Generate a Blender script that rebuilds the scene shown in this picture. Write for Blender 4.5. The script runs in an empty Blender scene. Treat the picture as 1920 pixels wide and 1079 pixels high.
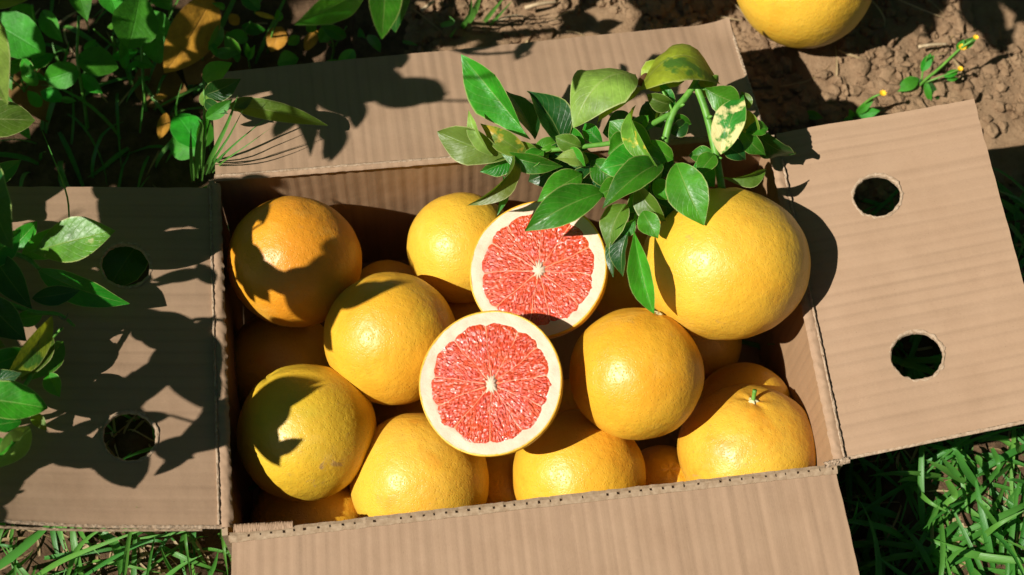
import bpy, bmesh, math, random
import numpy as np
from mathutils import Vector, Matrix, noise

# ------------------------------------------------------------------ camera, sky, sun, exposure
C = bpy.context.scene.collection
sc = bpy.context.scene
H = 0.18                                   # height of the box rim above the ground
CAM = Vector((-0.09083735, -0.46846096, 1.08215533 + H))
RX = Vector((0.99232816, -0.12010332, 0.02932603)).normalized()
RY = Vector((0.09682805, 0.90249477, 0.41967549)).normalized()
RZ = RX.cross(RY).normalized()
FPX = 2957.93                              # focal length in pixels of a 1920 px wide frame
cam = bpy.data.cameras.new('camera'); cam_o = bpy.data.objects.new('camera', cam); C.objects.link(cam_o)
cam_o.matrix_world = Matrix(((RX.x, RY.x, RZ.x, CAM.x), (RX.y, RY.y, RZ.y, CAM.y), (RX.z, RY.z, RZ.z, CAM.z), (0, 0, 0, 1)))
cam.sensor_width = 36.0; cam.lens = 36.0 * FPX / 1920.0; cam.clip_start = 0.02; cam.clip_end = 500
cam.dof.use_dof = True; cam.dof.focus_distance = 1.19; cam.dof.aperture_fstop = 6.3
sc.camera = cam_o
SUN = Vector((-0.649, -0.211, 0.731)).normalized()
world = bpy.data.worlds.new('World'); sc.world = world; world.use_nodes = True
wn = world.node_tree; bg = wn.nodes['Background']
sky = wn.nodes.new('ShaderNodeTexSky'); sky.sky_type = 'NISHITA'; sky.sun_disc = False
sky.air_density = 0.35; sky.dust_density = 0.3
sky.sun_elevation = math.asin(SUN.z); sky.sun_rotation = math.atan2(SUN.x, SUN.y)
wn.links.new(sky.outputs[0], bg.inputs[0]); bg.inputs[1].default_value = 0.05
sl = bpy.data.lights.new('sun', 'SUN'); sl.energy = 5.0; sl.angle = math.radians(0.5); sl.color = (1.0, 0.955, 0.88)
so = bpy.data.objects.new('sun', sl); C.objects.link(so); so.rotation_euler = SUN.to_track_quat('Z', 'Y').to_euler(); so.location = (-3, -1.5, 4)
sc.view_settings.view_transform = 'Standard'; sc.view_settings.look = 'None'
sc.view_settings.gamma = 1.0; sc.view_settings.use_curve_mapping = False
sc.view_settings.exposure = 0.55
sc.render.engine = 'CYCLES'
sc.cycles.max_bounces = 6; sc.cycles.diffuse_bounces = 3; sc.cycles.glossy_bounces = 3; sc.cycles.transmission_bounces = 4
sc.cycles.use_denoising = True
rnd = random.Random(7)

# ------------------------------------------------------------------ helpers
def ray(px, py):
    d = RX * ((px - 960) / FPX) - RY * ((py - 539.5) / FPX) - RZ
    return d.normalized()
def at(px, py, z):                         # the point of height z seen at a place of the photograph
    d = ray(px, py); return CAM + d * ((z - CAM.z) / d.z)
def on_plane(px, py, P, n):
    d = ray(px, py); return CAM + d * ((P - CAM).dot(n) / d.dot(n))
def depth(P): return -(P - CAM).dot(RZ)
def px2m(px, P): return px / FPX * depth(P)

LOC = {}
def props(o, label=None, cat=None, group=None, kind=None):
    for k, v in (('label', label), ('category', cat), ('group', group), ('kind', kind)):
        if v: o[k] = v
    return o
def thing(name, loc, label, cat, group=None):
    o = bpy.data.objects.new(name, None); C.objects.link(o); o.location = loc; o.empty_display_size = 0.02
    LOC[o] = Vector(loc); return props(o, label, cat, group)
def mesh_obj(name, V, F, mat, parent=None, uv=None, origin=None, smooth=True, label=None, cat=None, group=None, kind=None, mats=None, fmat=None):
    """links ONE mesh; V are world coordinates, uv is per vertex"""
    if origin is None: origin = LOC[parent] if parent else Vector((0, 0, 0))
    origin = Vector(origin)
    me = bpy.data.meshes.new(name)
    me.from_pydata([tuple(Vector(v) - origin) for v in V], [], F)
    if uv is not None:
        L = me.uv_layers.new(name='UVMap')
        vi = np.zeros(len(me.loops), dtype=np.int32); me.loops.foreach_get('vertex_index', vi)
        L.data.foreach_set('uv', np.asarray(uv, dtype=np.float32)[vi].ravel())
    for m in (mats or [mat]): me.materials.append(m)
    if fmat is not None: me.polygons.foreach_set('material_index', np.asarray(fmat, dtype=np.int32))
    if smooth: me.polygons.foreach_set('use_smooth', [True] * len(me.polygons))
    o = bpy.data.objects.new(name, me); C.objects.link(o)
    if parent: o.parent = parent
    else: o.location = origin
    LOC[o] = origin
    return props(o, label, cat, group, kind)
def tube(pts, radii, n=8, cap=True):
    V, F = [], []
    pts = [Vector(p) for p in pts]
    up = Vector((0.31, 0.52, 0.79))
    for i, p in enumerate(pts):
        t = (pts[min(i + 1, len(pts) - 1)] - pts[max(i - 1, 0)]).normalized()
        a = t.cross(up)
        if a.length < 1e-3: a = t.cross(Vector((1, 0, 0)))
        a.normalize(); b = t.cross(a)
        r = radii[i] if hasattr(radii, '__len__') else radii
        for k in range(n):
            w = 2 * math.pi * k / n
            V.append(p + a * (r * math.cos(w)) + b * (r * math.sin(w)))
    for i in range(len(pts) - 1):
        for k in range(n):
            F.append((i * n + k, i * n + (k + 1) % n, (i + 1) * n + (k + 1) % n, (i + 1) * n + k))
    if cap:
        F.append(tuple(range(n - 1, -1, -1))); F.append(tuple((len(pts) - 1) * n + k for k in range(n)))
    return V, F
def smooth_path(ctrl, n):
    """Catmull-Rom through control points"""
    P = [Vector(p) for p in ctrl]; P = [P[0] * 2 - P[1]] + P + [P[-1] * 2 - P[-2]]
    out = []
    m = len(P) - 3
    for i in range(n):
        u = i / (n - 1) * m; k = min(int(u), m - 1); t = u - k
        a, b, c, d = P[k:k + 4]
        out.append(0.5 * ((2 * b) + (c - a) * t + (2 * a - 5 * b + 4 * c - d) * t * t + (3 * b - a - 3 * c + d) * t ** 3))
    return out

# ------------------------------------------------------------------ materials
class NT:
    def __init__(s, name):
        s.m = bpy.data.materials.new(name); s.m.use_nodes = True; s.t = s.m.node_tree
        s.b = s.t.nodes['Principled BSDF']; s.out = s.t.nodes['Material Output']
    def n(s, typ, **kw):
        x = s.t.nodes.new('ShaderNode' + typ)
        for k, v in kw.items(): setattr(x, k, v)
        return x
    def l(s, a, b): s.t.links.new(a, b)
    def val(s, sock, v):
        if hasattr(v, 'is_linked') or hasattr(v, 'node'): s.l(v, sock)
        else: sock.default_value = v
    def math(s, op, a, b=0.0, clamp=False):
        x = s.n('Math', operation=op, use_clamp=clamp); s.val(x.inputs[0], a); s.val(x.inputs[1], b); return x.outputs[0]
    def noise(s, vec, scale, detail=3, rough=0.55, dist=0.0):
        x = s.n('TexNoise'); s.l(vec, x.inputs['Vector']); x.inputs['Scale'].default_value = scale
        x.inputs['Detail'].default_value = detail; x.inputs['Roughness'].default_value = rough; x.inputs['Distortion'].default_value = dist
        return x.outputs['Fac']
    def ramp(s, fac, *stops):
        x = s.n('ValToRGB'); s.l(fac, x.inputs[0]); cr = x.color_ramp
        while len(cr.elements) < len(stops): cr.elements.new(0.5)
        for e, (p, c) in zip(cr.elements, stops):
            e.position = p; e.color = (*c, 1) if hasattr(c, '__len__') else (c, c, c, 1)
        return x.outputs[0]
    def mix(s, f, a, b, blend='MIX'):
        x = s.n('Mix', data_type='RGBA', blend_type=blend)
        s.val(x.inputs[0], f)
        for i, v in ((6, a), (7, b)):
            if isinstance(v, tuple): x.inputs[i].default_value = (*v, 1) if len(v) == 3 else v
            else: s.l(v, x.inputs[i])
        return x.outputs[2]
    def bump(s, h, strength=0.5, dist=0.001, prev=None):
        x = s.n('Bump'); s.l(h, x.inputs['Height']); x.inputs['Strength'].default_value = strength; x.inputs['Distance'].default_value = dist
        if prev is not None: s.l(prev, x.inputs['Normal'])
        return x.outputs[0]
    def obj(s): return s.n('TexCoord').outputs['Object']
    def uv(s): return s.n('TexCoord').outputs['UV']
    def mapping(s, vec, scale):
        x = s.n('Mapping'); s.l(vec, x.inputs[0]); x.inputs['Scale'].default_value = scale; return x.outputs[0]
    def set(s, col=None, rough=None, spec=None, normal=None):
        if col is not None:
            if isinstance(col, tuple): s.b.inputs['Base Color'].default_value = (*col, 1)
            else: s.l(col, s.b.inputs['Base Color'])
        if rough is not None: s.val(s.b.inputs['Roughness'], rough)
        if spec is not None: s.b.inputs['Specular IOR Level'].default_value = spec
        if normal is not None: s.l(normal, s.b.inputs['Normal'])
        return s.m

def mat_cardboard(name, base, pale, band=70, amt=1.0):
    t = NT(name); uv = t.uv()
    u = t.mapping(uv, (1, 0.012, 1))                       # stretched along the flutes
    n1 = t.noise(u, band, 1.5, 0.5); n2 = t.noise(u, 240, 2, 0.5)
    wv = t.n('TexWave', wave_type='BANDS', bands_direction='X'); t.l(t.mapping(uv, (1, 0.03, 1)), wv.inputs[0])
    wv.inputs['Scale'].default_value = 34; wv.inputs['Distortion'].default_value = 1.2; wv.inputs['Detail'].default_value = 2.0; wv.inputs['Detail Scale'].default_value = 0.6
    fib = t.noise(t.mapping(uv, (1, 0.35, 1)), 1400, 3, 0.7)
    blot = t.noise(uv, 22, 4, 0.6)
    col = t.mix(t.ramp(blot, (0.3, 0.0), (0.75, 1.0)), base, pale)
    col = t.mix(t.math('MULTIPLY', t.ramp(n1, (0.50, 0.0), (0.72, 1.0)), 0.20 * amt), col, tuple(c * 0.55 for c in base))
    col = t.mix(t.math('MULTIPLY', t.math('MULTIPLY', t.ramp(wv.outputs['Fac'], (0.0, 1.0), (0.35, 0.0)), t.ramp(t.noise(t.mapping(uv, (1, 0.2, 1)), 35, 2, 0.5), (0.38, 0.2), (0.62, 1.0))), 0.22 * amt), col, tuple(c * 0.5 for c in base))
    scf = t.ramp(t.noise(t.mapping(uv, (1, 0.5, 1)), 60, 6, 0.75, 0.4), (0.64, 0.0), (0.74, 1.0))
    col = t.mix(t.math('MULTIPLY', scf, 0.30), col, tuple(min(1, c * 1.35) for c in pale))
    col = t.mix(t.math('MULTIPLY', t.ramp(t.noise(uv, 11, 5, 0.65), (0.55, 0.0), (0.72, 1.0)), 0.22), col, tuple(c * 0.62 for c in base))
    col = t.mix(t.math('MULTIPLY', t.ramp(fib, (0.35, 0.0), (0.8, 1.0)), 0.30), col, tuple(min(1, c * 1.5) for c in base))
    spk = t.noise(uv, 700, 1, 0.5)
    col = t.mix(t.math('MULTIPLY', t.ramp(spk, (0.73, 0.0), (0.80, 1.0)), 0.45), col, tuple(c * 0.4 for c in base))
    hgt = t.math('ADD', t.math('MULTIPLY', n1, 1.0), t.math('ADD', t.math('MULTIPLY', wv.outputs['Fac'], 0.13), t.math('MULTIPLY', n2, 0.15)))
    nb = t.bump(hgt, 0.55 * amt, 0.0022)
    nb = t.bump(t.noise(uv, 30, 3, 0.5), 0.35, 0.003, nb)
    nb = t.bump(fib, 0.22, 0.0004, nb)
    return t.set(col, 0.72, 0.22, nb)

def mat_skin(name, c_main, c_alt, c_green, alt_lo=0.42, alt_hi=0.72, green=0.25, seed=0.0, scar=0.5, blush=0.42):
    t = NT(name); o = t.obj()
    oi = t.n('ObjectInfo'); add = t.n('VectorMath', operation='ADD'); t.l(o, add.inputs[0])
    cmb = t.n('CombineXYZ'); t.l(t.math('MULTIPLY', oi.outputs['Random'], 7.0), cmb.inputs[0]); cmb.inputs[1].default_value = seed; t.l(cmb.outputs[0], add.inputs[1])
    v = add.outputs[0]
    big = t.noise(v, 14, 2, 0.5); mid = t.noise(v, 45, 3, 0.6); fine = t.noise(v, 480, 2, 0.6)
    col = t.mix(t.ramp(big, (alt_lo, 0.0), (alt_hi, 1.0)), c_main, c_alt)
    col = t.mix(t.math('MULTIPLY', t.ramp(t.noise(v, 24, 3, 0.6), (0.5, 0.0), (0.75, 1.0)), green), col, c_green)
    col = t.mix(t.math('MULTIPLY', t.ramp(mid, (0.35, 0.0), (0.7, 1.0)), 0.18), col, tuple(min(1, c * 1.25) for c in c_main))
    vo = t.n('TexVoronoi', feature='F1'); t.l(v, vo.inputs['Vector']); vo.inputs['Scale'].default_value = 560; vo.inputs['Randomness'].default_value = 1.0
    pores = t.ramp(vo.outputs['Distance'], (0.05, 0.0), (0.38, 1.0))
    col = t.mix(t.math('MULTIPLY', t.math('SUBTRACT', 1.0, pores), 0.22), col, tuple(c * 0.62 for c in c_alt))
    blo = t.ramp(t.noise(v, 27, 4, 0.62, 0.5), (0.54, 0.0), (0.70, 1.0))
    col = t.mix(t.math('MULTIPLY', blo, blush), col, tuple(c * k for c, k in zip(c_alt, (0.93, 0.80, 0.75))))
    pal = t.ramp(t.noise(v, 33, 4, 0.62, 0.2), (0.58, 0.0), (0.74, 1.0))
    col = t.mix(t.math('MULTIPLY', pal, 0.30), col, (0.70, 0.47, 0.10))
    # corky scars and brown freckles
    sm = t.ramp(t.noise(v, 70, 5, 0.75, 0.6), (0.60, 0.0), (0.66, 1.0)); sreg = t.ramp(t.noise(v, 19, 1, 0.5), (0.54, 0.0), (0.62, 1.0))
    col = t.mix(t.math('MULTIPLY', t.math('MULTIPLY', sm, sreg), scar), col, (0.40, 0.235, 0.085))
    fr = t.n('TexVoronoi', feature='F1'); t.l(v, fr.inputs['Vector']); fr.inputs['Scale'].default_value = 95
    col = t.mix(t.math('MULTIPLY', t.ramp(fr.outputs['Distance'], (0.05, 1.0), (0.085, 0.0)), 0.55 * scar), col, (0.30, 0.15, 0.04))
    nb = t.bump(pores, 0.32, 0.0007)
    nb = t.bump(t.noise(v, 210, 2, 0.5), 0.30, 0.0016, nb)
    nb = t.bump(mid, 0.22, 0.004, nb)
    t.b.inputs['Subsurface Weight'].default_value = 0.12; t.b.inputs['Subsurface Radius'].default_value = (1.0, 0.5, 0.1); t.b.inputs['Subsurface Scale'].default_value = 0.004
    rough = t.math('ADD', 0.36, t.math('MULTIPLY', fine, 0.12))
    return t.set(col, rough, 0.45, nb)

def mat_leaf(name, top, under, trans, patch=None, patch_lo=0.58, rough=0.30, tr=0.33, margin=(0.42, 0.46, 0.14), spots=0.3):
    t = NT(name); uv = t.uv(); sep = t.n('SeparateXYZ'); t.l(uv, sep.inputs[0])
    au = t.math('ABSOLUTE', sep.outputs[0]); v = sep.outputs[1]
    o = t.obj(); oi = t.n('ObjectInfo')
    # side veins run out and forwards from the midrib
    ph = t.math('SUBTRACT', t.math('MULTIPLY', v, 60.0), t.math('MULTIPLY', au, 19.0))
    vein = t.ramp(t.math('SINE', ph), (0.80, 0.0), (1.0, 1.0))
    vein_m = t.math('MULTIPLY', vein, 0.07)
    mid = t.ramp(au, (0.0, 1.0), (0.06, 0.0))
    n1 = t.noise(o, 55, 3, 0.6); n2 = t.noise(o, 300, 3, 0.65)
    dark = tuple(c * 0.62 for c in top); lite = tuple(min(1, c * 1.35) for c in top)
    col = t.mix(t.ramp(n1, (0.3, 0.0), (0.7, 1.0)), dark, lite)
    col = t.mix(t.math('MULTIPLY', t.ramp(n2, (0.55, 0.0), (0.8, 1.0)), 0.30), col, tuple(min(1, c * 1.9) for c in top))
    if patch is not None:
        col = t.mix(t.ramp(t.noise(o, 42, 4, 0.6), (patch_lo, 0.0), (patch_lo + 0.06, 1.0)), col, patch)
    col = t.mix(vein_m, col, margin)
    col = t.mix(t.math('MULTIPLY', mid, 0.28), col, margin)
    bk = t.n('NewGeometry')
    ucol = t.mix(t.ramp(n1, (0.3, 0.0), (0.7, 1.0)), tuple(c * 0.75 for c in under), tuple(c * 1.2 for c in under))
    ucol = t.mix(t.math('MULTIPLY', mid, 0.6), ucol, tuple(min(1, c * 1.6) for c in under))
    col = t.mix(bk.outputs['Backfacing'], col, ucol)
    sp = t.ramp(t.noise(o, 210, 2, 0.6), (0.72, 0.0), (0.76, 1.0))
    col = t.mix(t.math('MULTIPLY', sp, spots), col, (0.20, 0.13, 0.03))
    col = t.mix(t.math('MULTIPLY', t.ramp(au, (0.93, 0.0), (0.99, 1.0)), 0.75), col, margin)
    hsv = t.n('HueSaturation'); t.l(col, hsv.inputs['Color'])
    t.l(t.math('ADD', 0.80, t.math('MULTIPLY', oi.outputs['Random'], 0.42)), hsv.inputs['Value'])
    t.l(t.math('ADD', 0.485, t.math('MULTIPLY', oi.outputs['Random'], 0.03)), hsv.inputs['Hue'])
    col = hsv.outputs[0]
    h = t.math('ADD', t.math('MULTIPLY', vein, -0.25), t.math('ADD', t.math('MULTIPLY', mid, -0.8), t.math('MULTIPLY', n2, 0.5)))
    nb = t.bump(h, 0.35, 0.0009); nb = t.bump(n1, 0.35, 0.004, nb)
    t.set(col, t.math('ADD', rough - 0.05, t.math('MULTIPLY', n2, 0.22)), 0.38, nb)
    tl = t.n('BsdfTranslucent'); tl.inputs[0].default_value = (*trans, 1); t.l(nb, tl.inputs['Normal'])
    tcol = t.mix(t.math('MULTIPLY', vein, 0.4), trans, tuple(c * 0.6 for c in trans)); t.l(tcol, tl.inputs[0])
    mx = t.n('MixShader'); mx.inputs[0].default_value = tr
    t.l(t.b.outputs[0], mx.inputs[1]); t.l(tl.outputs[0], mx.inputs[2]); t.l(mx.outputs[0], t.out.inputs[0])
    return t.m

def mat_simple(name, c1, c2, scale=60, rough=0.7, spec=0.3, bump=0.3, bdist=0.002, detail=4):
    t = NT(name); o = t.obj(); n1 = t.noise(o, scale, detail, 0.6)
    return t.set(t.mix(t.ramp(n1, (0.3, 0.0), (0.7, 1.0)), c1, c2), rough, spec, t.bump(n1, bump, bdist))

CARD = mat_cardboard('cardboard', (0.278, 0.177, 0.107), (0.326, 0.215, 0.134))
CARD_IN = mat_cardboard('cardboard_inner', (0.285, 0.172, 0.090), (0.330, 0.200, 0.108))
CARD_EDGE = mat_simple('cardboard_torn_edge', (0.25, 0.165, 0.098), (0.42, 0.315, 0.22), 420, 0.9, 0.1, 0.8, 0.0012)
CARD_FLUTE = mat_simple('cardboard_cut_edge', (0.24, 0.16, 0.095), (0.37, 0.27, 0.175), 260, 0.9, 0.1, 0.5, 0.0008)
Y1, Y2, YG = (0.66, 0.385, 0.036), (0.64, 0.30, 0.018), (0.46, 0.34, 0.028)
SKIN = {
    'yellow': mat_skin('grapefruit_skin_yellow', Y1, (0.65, 0.345, 0.024), YG, seed=1.3),
    'gold': mat_skin('grapefruit_skin_gold', (0.66, 0.360, 0.026), (0.65, 0.285, 0.016), YG, green=0.30, seed=4.1),
    'blotched': mat_skin('grapefruit_skin_blotched', Y1, (0.63, 0.300, 0.022), (0.40, 0.27, 0.05), green=0.35, seed=6.4, scar=0.85, blush=0.80),
    'orange': mat_skin('grapefruit_skin_orange', (0.61, 0.235, 0.014), (0.63, 0.305, 0.020), (0.52, 0.30, 0.02), green=0.10, seed=8.7),
    'green': mat_skin('grapefruit_skin_greenish', (0.63, 0.375, 0.026), (0.54, 0.36, 0.024), (0.34, 0.295, 0.024), green=0.55, seed=2.2, scar=0.8),
}
G_TOP = (0.022, 0.155, 0.008)
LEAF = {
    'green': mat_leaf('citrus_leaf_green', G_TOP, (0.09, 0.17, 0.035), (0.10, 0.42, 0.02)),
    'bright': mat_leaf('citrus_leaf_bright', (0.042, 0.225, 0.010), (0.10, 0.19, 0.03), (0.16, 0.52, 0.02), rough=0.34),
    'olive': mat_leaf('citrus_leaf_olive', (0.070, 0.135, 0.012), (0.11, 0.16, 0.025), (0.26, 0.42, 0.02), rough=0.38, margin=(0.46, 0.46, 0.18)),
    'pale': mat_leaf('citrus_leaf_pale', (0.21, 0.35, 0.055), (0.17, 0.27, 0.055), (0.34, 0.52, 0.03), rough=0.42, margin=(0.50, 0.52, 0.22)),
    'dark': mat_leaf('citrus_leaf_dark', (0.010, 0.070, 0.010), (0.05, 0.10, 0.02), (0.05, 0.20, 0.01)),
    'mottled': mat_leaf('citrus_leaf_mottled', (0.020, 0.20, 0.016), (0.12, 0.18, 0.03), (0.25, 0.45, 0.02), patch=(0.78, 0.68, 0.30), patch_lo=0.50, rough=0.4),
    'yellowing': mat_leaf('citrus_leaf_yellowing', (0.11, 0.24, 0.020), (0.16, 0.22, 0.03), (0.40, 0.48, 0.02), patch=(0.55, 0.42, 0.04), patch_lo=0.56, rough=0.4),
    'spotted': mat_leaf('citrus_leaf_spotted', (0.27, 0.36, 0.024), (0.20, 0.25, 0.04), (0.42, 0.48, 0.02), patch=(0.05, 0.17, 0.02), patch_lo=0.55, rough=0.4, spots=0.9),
    'pale_patch': mat_leaf('citrus_leaf_pale_patch', (0.075, 0.25, 0.016), (0.12, 0.22, 0.04), (0.22, 0.52, 0.02), patch=(0.60, 0.55, 0.26), patch_lo=0.60, rough=0.34),  # green leaf with random pale cream patches
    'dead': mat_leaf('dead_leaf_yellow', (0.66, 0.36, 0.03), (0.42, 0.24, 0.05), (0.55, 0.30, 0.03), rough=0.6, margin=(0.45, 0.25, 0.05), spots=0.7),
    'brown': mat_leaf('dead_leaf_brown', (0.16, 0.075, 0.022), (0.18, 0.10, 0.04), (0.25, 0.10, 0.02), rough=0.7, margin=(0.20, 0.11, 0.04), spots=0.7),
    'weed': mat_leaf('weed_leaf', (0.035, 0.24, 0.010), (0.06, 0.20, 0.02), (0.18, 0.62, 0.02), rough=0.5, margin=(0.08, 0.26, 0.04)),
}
STEM = mat_simple('green_stem', (0.06, 0.20, 0.020), (0.13, 0.30, 0.040), 150, 0.5, 0.4, 0.3, 0.001)
TWIG = mat_simple('grey_twig', (0.10, 0.085, 0.05), (0.20, 0.17, 0.10), 120, 0.8, 0.2, 0.6, 0.002)
CALYX = mat_simple('dry_calyx', (0.38, 0.34, 0.14), (0.62, 0.56, 0.34), 300, 0.8, 0.2, 0.5, 0.001)
def flag(m): m['built'] = 1; return m
# pith, membrane and pulp
t = NT('grapefruit_pith'); o = t.obj()
t.b.inputs['Subsurface Weight'].default_value = 0.25; t.b.inputs['Subsurface Radius'].default_value = (1, 0.6, 0.4); t.b.inputs['Subsurface Scale'].default_value = 0.003
pn = t.noise(o, 420, 4, 0.7)
PITH = t.set(t.mix(t.ramp(t.noise(o, 90, 3, 0.6), (0.35, 0.0), (0.75, 1.0)), (0.60, 0.475, 0.345), (0.60, 0.39, 0.27)), 0.6, 0.3, t.bump(pn, 0.4, 0.0008))
t = NT('grapefruit_membrane'); o = t.obj()
MEMB = t.set(t.mix(t.ramp(t.noise(o, 160, 3, 0.6), (0.3, 0.0), (0.7, 1.0)), (0.70, 0.16, 0.06), (0.72, 0.30, 0.15)), 0.35, 0.5, t.bump(t.noise(o, 500, 2, 0.5), 0.3, 0.0006))
t = NT('grapefruit_pulp'); uv = t.uv()      # uv.x runs out from the core, uv.y around it, in metres
vv = t.n('TexVoronoi', feature='F1'); t.l(t.mapping(uv, (150, 420, 1)), vv.inputs['Vector']); vv.inputs['Scale'].default_value = 1.0
ve = t.n('TexVoronoi', feature='DISTANCE_TO_EDGE'); t.l(t.mapping(uv, (150, 420, 1)), ve.inputs['Vector']); ve.inputs['Scale'].default_value = 1.0
hh = t.ramp(ve.outputs['Distance'], (0.0, 0.0), (0.22, 1.0))
sx = t.n('SeparateColor'); t.l(vv.outputs['Color'], sx.inputs[0])
pc = t.mix(t.ramp(t.noise(uv, 70, 3, 0.6), (0.35, 0.0), (0.7, 1.0)), (0.47, 0.024, 0.007), (0.58, 0.060, 0.014))
pc = t.mix(t.math('MULTIPLY', sx.outputs[0], 0.22), pc, (0.66, 0.11, 0.03))
pc = t.mix(t.math('MULTIPLY', t.math('SUBTRACT', 1.0, hh), 0.10), pc, (0.72, 0.22, 0.07))
hs = t.n('TexVoronoi', feature='SMOOTH_F1'); t.l(t.mapping(uv, (420, 620, 1)), hs.inputs['Vector']); hs.inputs['Scale'].default_value = 1.0
nb = t.bump(hh, 0.45, 0.0010); nb = t.bump(hs.outputs['Distance'], 0.8, 0.0017, nb); nb = t.bump(t.noise(t.mapping(uv, (1, 2, 1)), 480, 2, 0.6), 0.5, 0.0012, nb)
t.b.inputs['Subsurface Weight'].default_value = 0.2; t.b.inputs['Subsurface Radius'].default_value = (1, 0.25, 0.12); t.b.inputs['Subsurface Scale'].default_value = 0.004
t.b.inputs['Coat Weight'].default_value = 0.8; t.b.inputs['Coat Roughness'].default_value = 0.06; t.l(nb, t.b.inputs['Coat Normal'])
PULP = t.set(pc, 0.2, 0.5, nb)
# soil and grass
t = NT('dry_soil'); o = t.obj()
sn = t.noise(o, 40, 8, 0.65); sf = t.noise(o, 260, 5, 0.7)
scol = t.mix(t.ramp(sn, (0.3, 0.0), (0.7, 1.0)), (0.190, 0.115, 0.062), (0.300, 0.195, 0.110))
scol = t.mix(t.math('MULTIPLY', t.ramp(sf, (0.5, 0.0), (0.75, 1.0)), 0.4), scol, (0.38, 0.26, 0.155))
sepo = t.n('SeparateXYZ'); t.l(o, sepo.inputs[0])
SOIL = t.set(scol, 0.95, 0.1, t.bump(t.noise(o, 700, 4, 0.7), 0.7, 0.0016, t.bump(sf, 0.6, 0.003, t.bump(sn, 0.4, 0.005))))
t = NT('humus_soil'); o = t.obj(); sn = t.noise(o, 60, 8, 0.7)
HUMUS = t.set(t.mix(t.ramp(sn, (0.3, 0.0), (0.7, 1.0)), (0.050, 0.030, 0.016), (0.150, 0.090, 0.050)), 0.95, 0.1, t.bump(sn, 0.8, 0.01))
def mat_blade(name, a, b, trans):
    t = NT(name); uv = t.uv(); sep = t.n('SeparateXYZ'); t.l(uv, sep.inputs[0])
    wn_ = t.n('TexWhiteNoise', noise_dimensions='1D'); t.l(t.math('FLOOR', sep.outputs[0]), wn_.inputs['W'])
    fr_ = t.math('FRACT', sep.outputs[0])
    col = t.mix(wn_.outputs['Value'], a, b)
    st = t.ramp(t.math('SINE', t.math('MULTIPLY', fr_, 44.0)), (0.3, 0.0), (1.0, 1.0))
    col = t.mix(t.math('MULTIPLY', st, 0.22), col, tuple(min(1, c * 1.9) for c in b))
    t.set(col, 0.42, 0.45, t.bump(st, 0.3, 0.0006))
    tl = t.n('BsdfTranslucent'); tl.inputs[0].default_value = (*trans, 1)
    mx = t.n('MixShader'); mx.inputs[0].default_value = 0.25
    t.l(t.b.outputs[0], mx.inputs[1]); t.l(tl.outputs[0], mx.inputs[2]); t.l(mx.outputs[0], t.out.inputs[0])
    return t.m
GRASS = mat_blade('grass_blade', (0.026, 0.145, 0.018), (0.100, 0.250, 0.035), (0.16, 0.55, 0.05))
STRAW = mat_blade('dry_straw', (0.26, 0.17, 0.075), (0.46, 0.34, 0.18), (0.40, 0.28, 0.12))
PETAL = mat_simple('yellow_floret', (0.75, 0.38, 0.01), (0.85, 0.52, 0.03), 200, 0.7)

# ------------------------------------------------------------------ ground: one sheet to the horizon, fine where it shows
def ground_z(x, y):
    z = 0.0
    # the soil banks up behind the box on the right
    sg = lambda q: 1 / (1 + math.exp(-max(-40, min(40, q))))
    k = sg((y - 0.16) * 22); kx = sg(x * 14)
    near = math.exp(-((x - 0.2) ** 2 + (y - 0.4) ** 2) / 1.2)
    z += 0.020 * k * kx * near
    if abs(x) < 1.6 and abs(y) < 1.6:
        d = max(abs(x) - 0.255, abs(y) - 0.17)      # the box has settled a little into the turf
        z += 0.035 * max(0.0, min(1.0, d / 0.05)) * ((1.6 if x > 0.2 and y < 0.1 else 1.0) if x > -0.1 or y < 0 else 0.3)
        f = 1.0 if (y > 0.14 and x > 0.0) or x > 0.5 else 0.4
        z += f * (0.010 * noise.fractal(Vector((x * 9, y * 9, 3.1)), 1.0, 2.0, 3) + 0.0035 * noise.fractal(Vector((x * 45, y * 45, 7.7)), 0.7, 2.1, 4))
    else:
        z += 0.05 * noise.noise(Vector((x * 0.4, y * 0.4, 1.0)))
    inside = abs(x) < 0.25 and abs(y) < 0.16
    if inside: z = min(z, -0.004)
    return z - 0.004
def axis(lo, hi, step):
    a = list(np.arange(lo, hi + 1e-9, step)); s = step; x = hi; y = lo
    while x < 60:
        s *= 1.35; x += s; a.append(x); y -= s; a.insert(0, y)
    return a
xs, ys = axis(-0.70, 0.80, 0.0048), axis(-0.42, 0.70, 0.0048)
V = [(x, y, ground_z(x, y)) for y in ys for x in xs]
nx = len(xs)
F = [(j * nx + i, j * nx + i + 1, (j + 1) * nx + i + 1, (j + 1) * nx + i) for j in range(len(ys) - 1) for i in range(nx - 1)]
fm = []
for f in F:
    cx = sum(V[k][0] for k in f) / 4; cy = sum(V[k][1] for k in f) / 4
    w = 0.05 * noise.noise(Vector((cx * 12, cy * 12, 0)))
    fm.append(0 if (cy + w > 0.10 and cx + w > -0.05) else 1)
mesh_obj('ground', V, F, None, mats=[SOIL, HUMUS], fmat=fm, kind='structure', label='bare brown soil and turf floor under the box')

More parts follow.
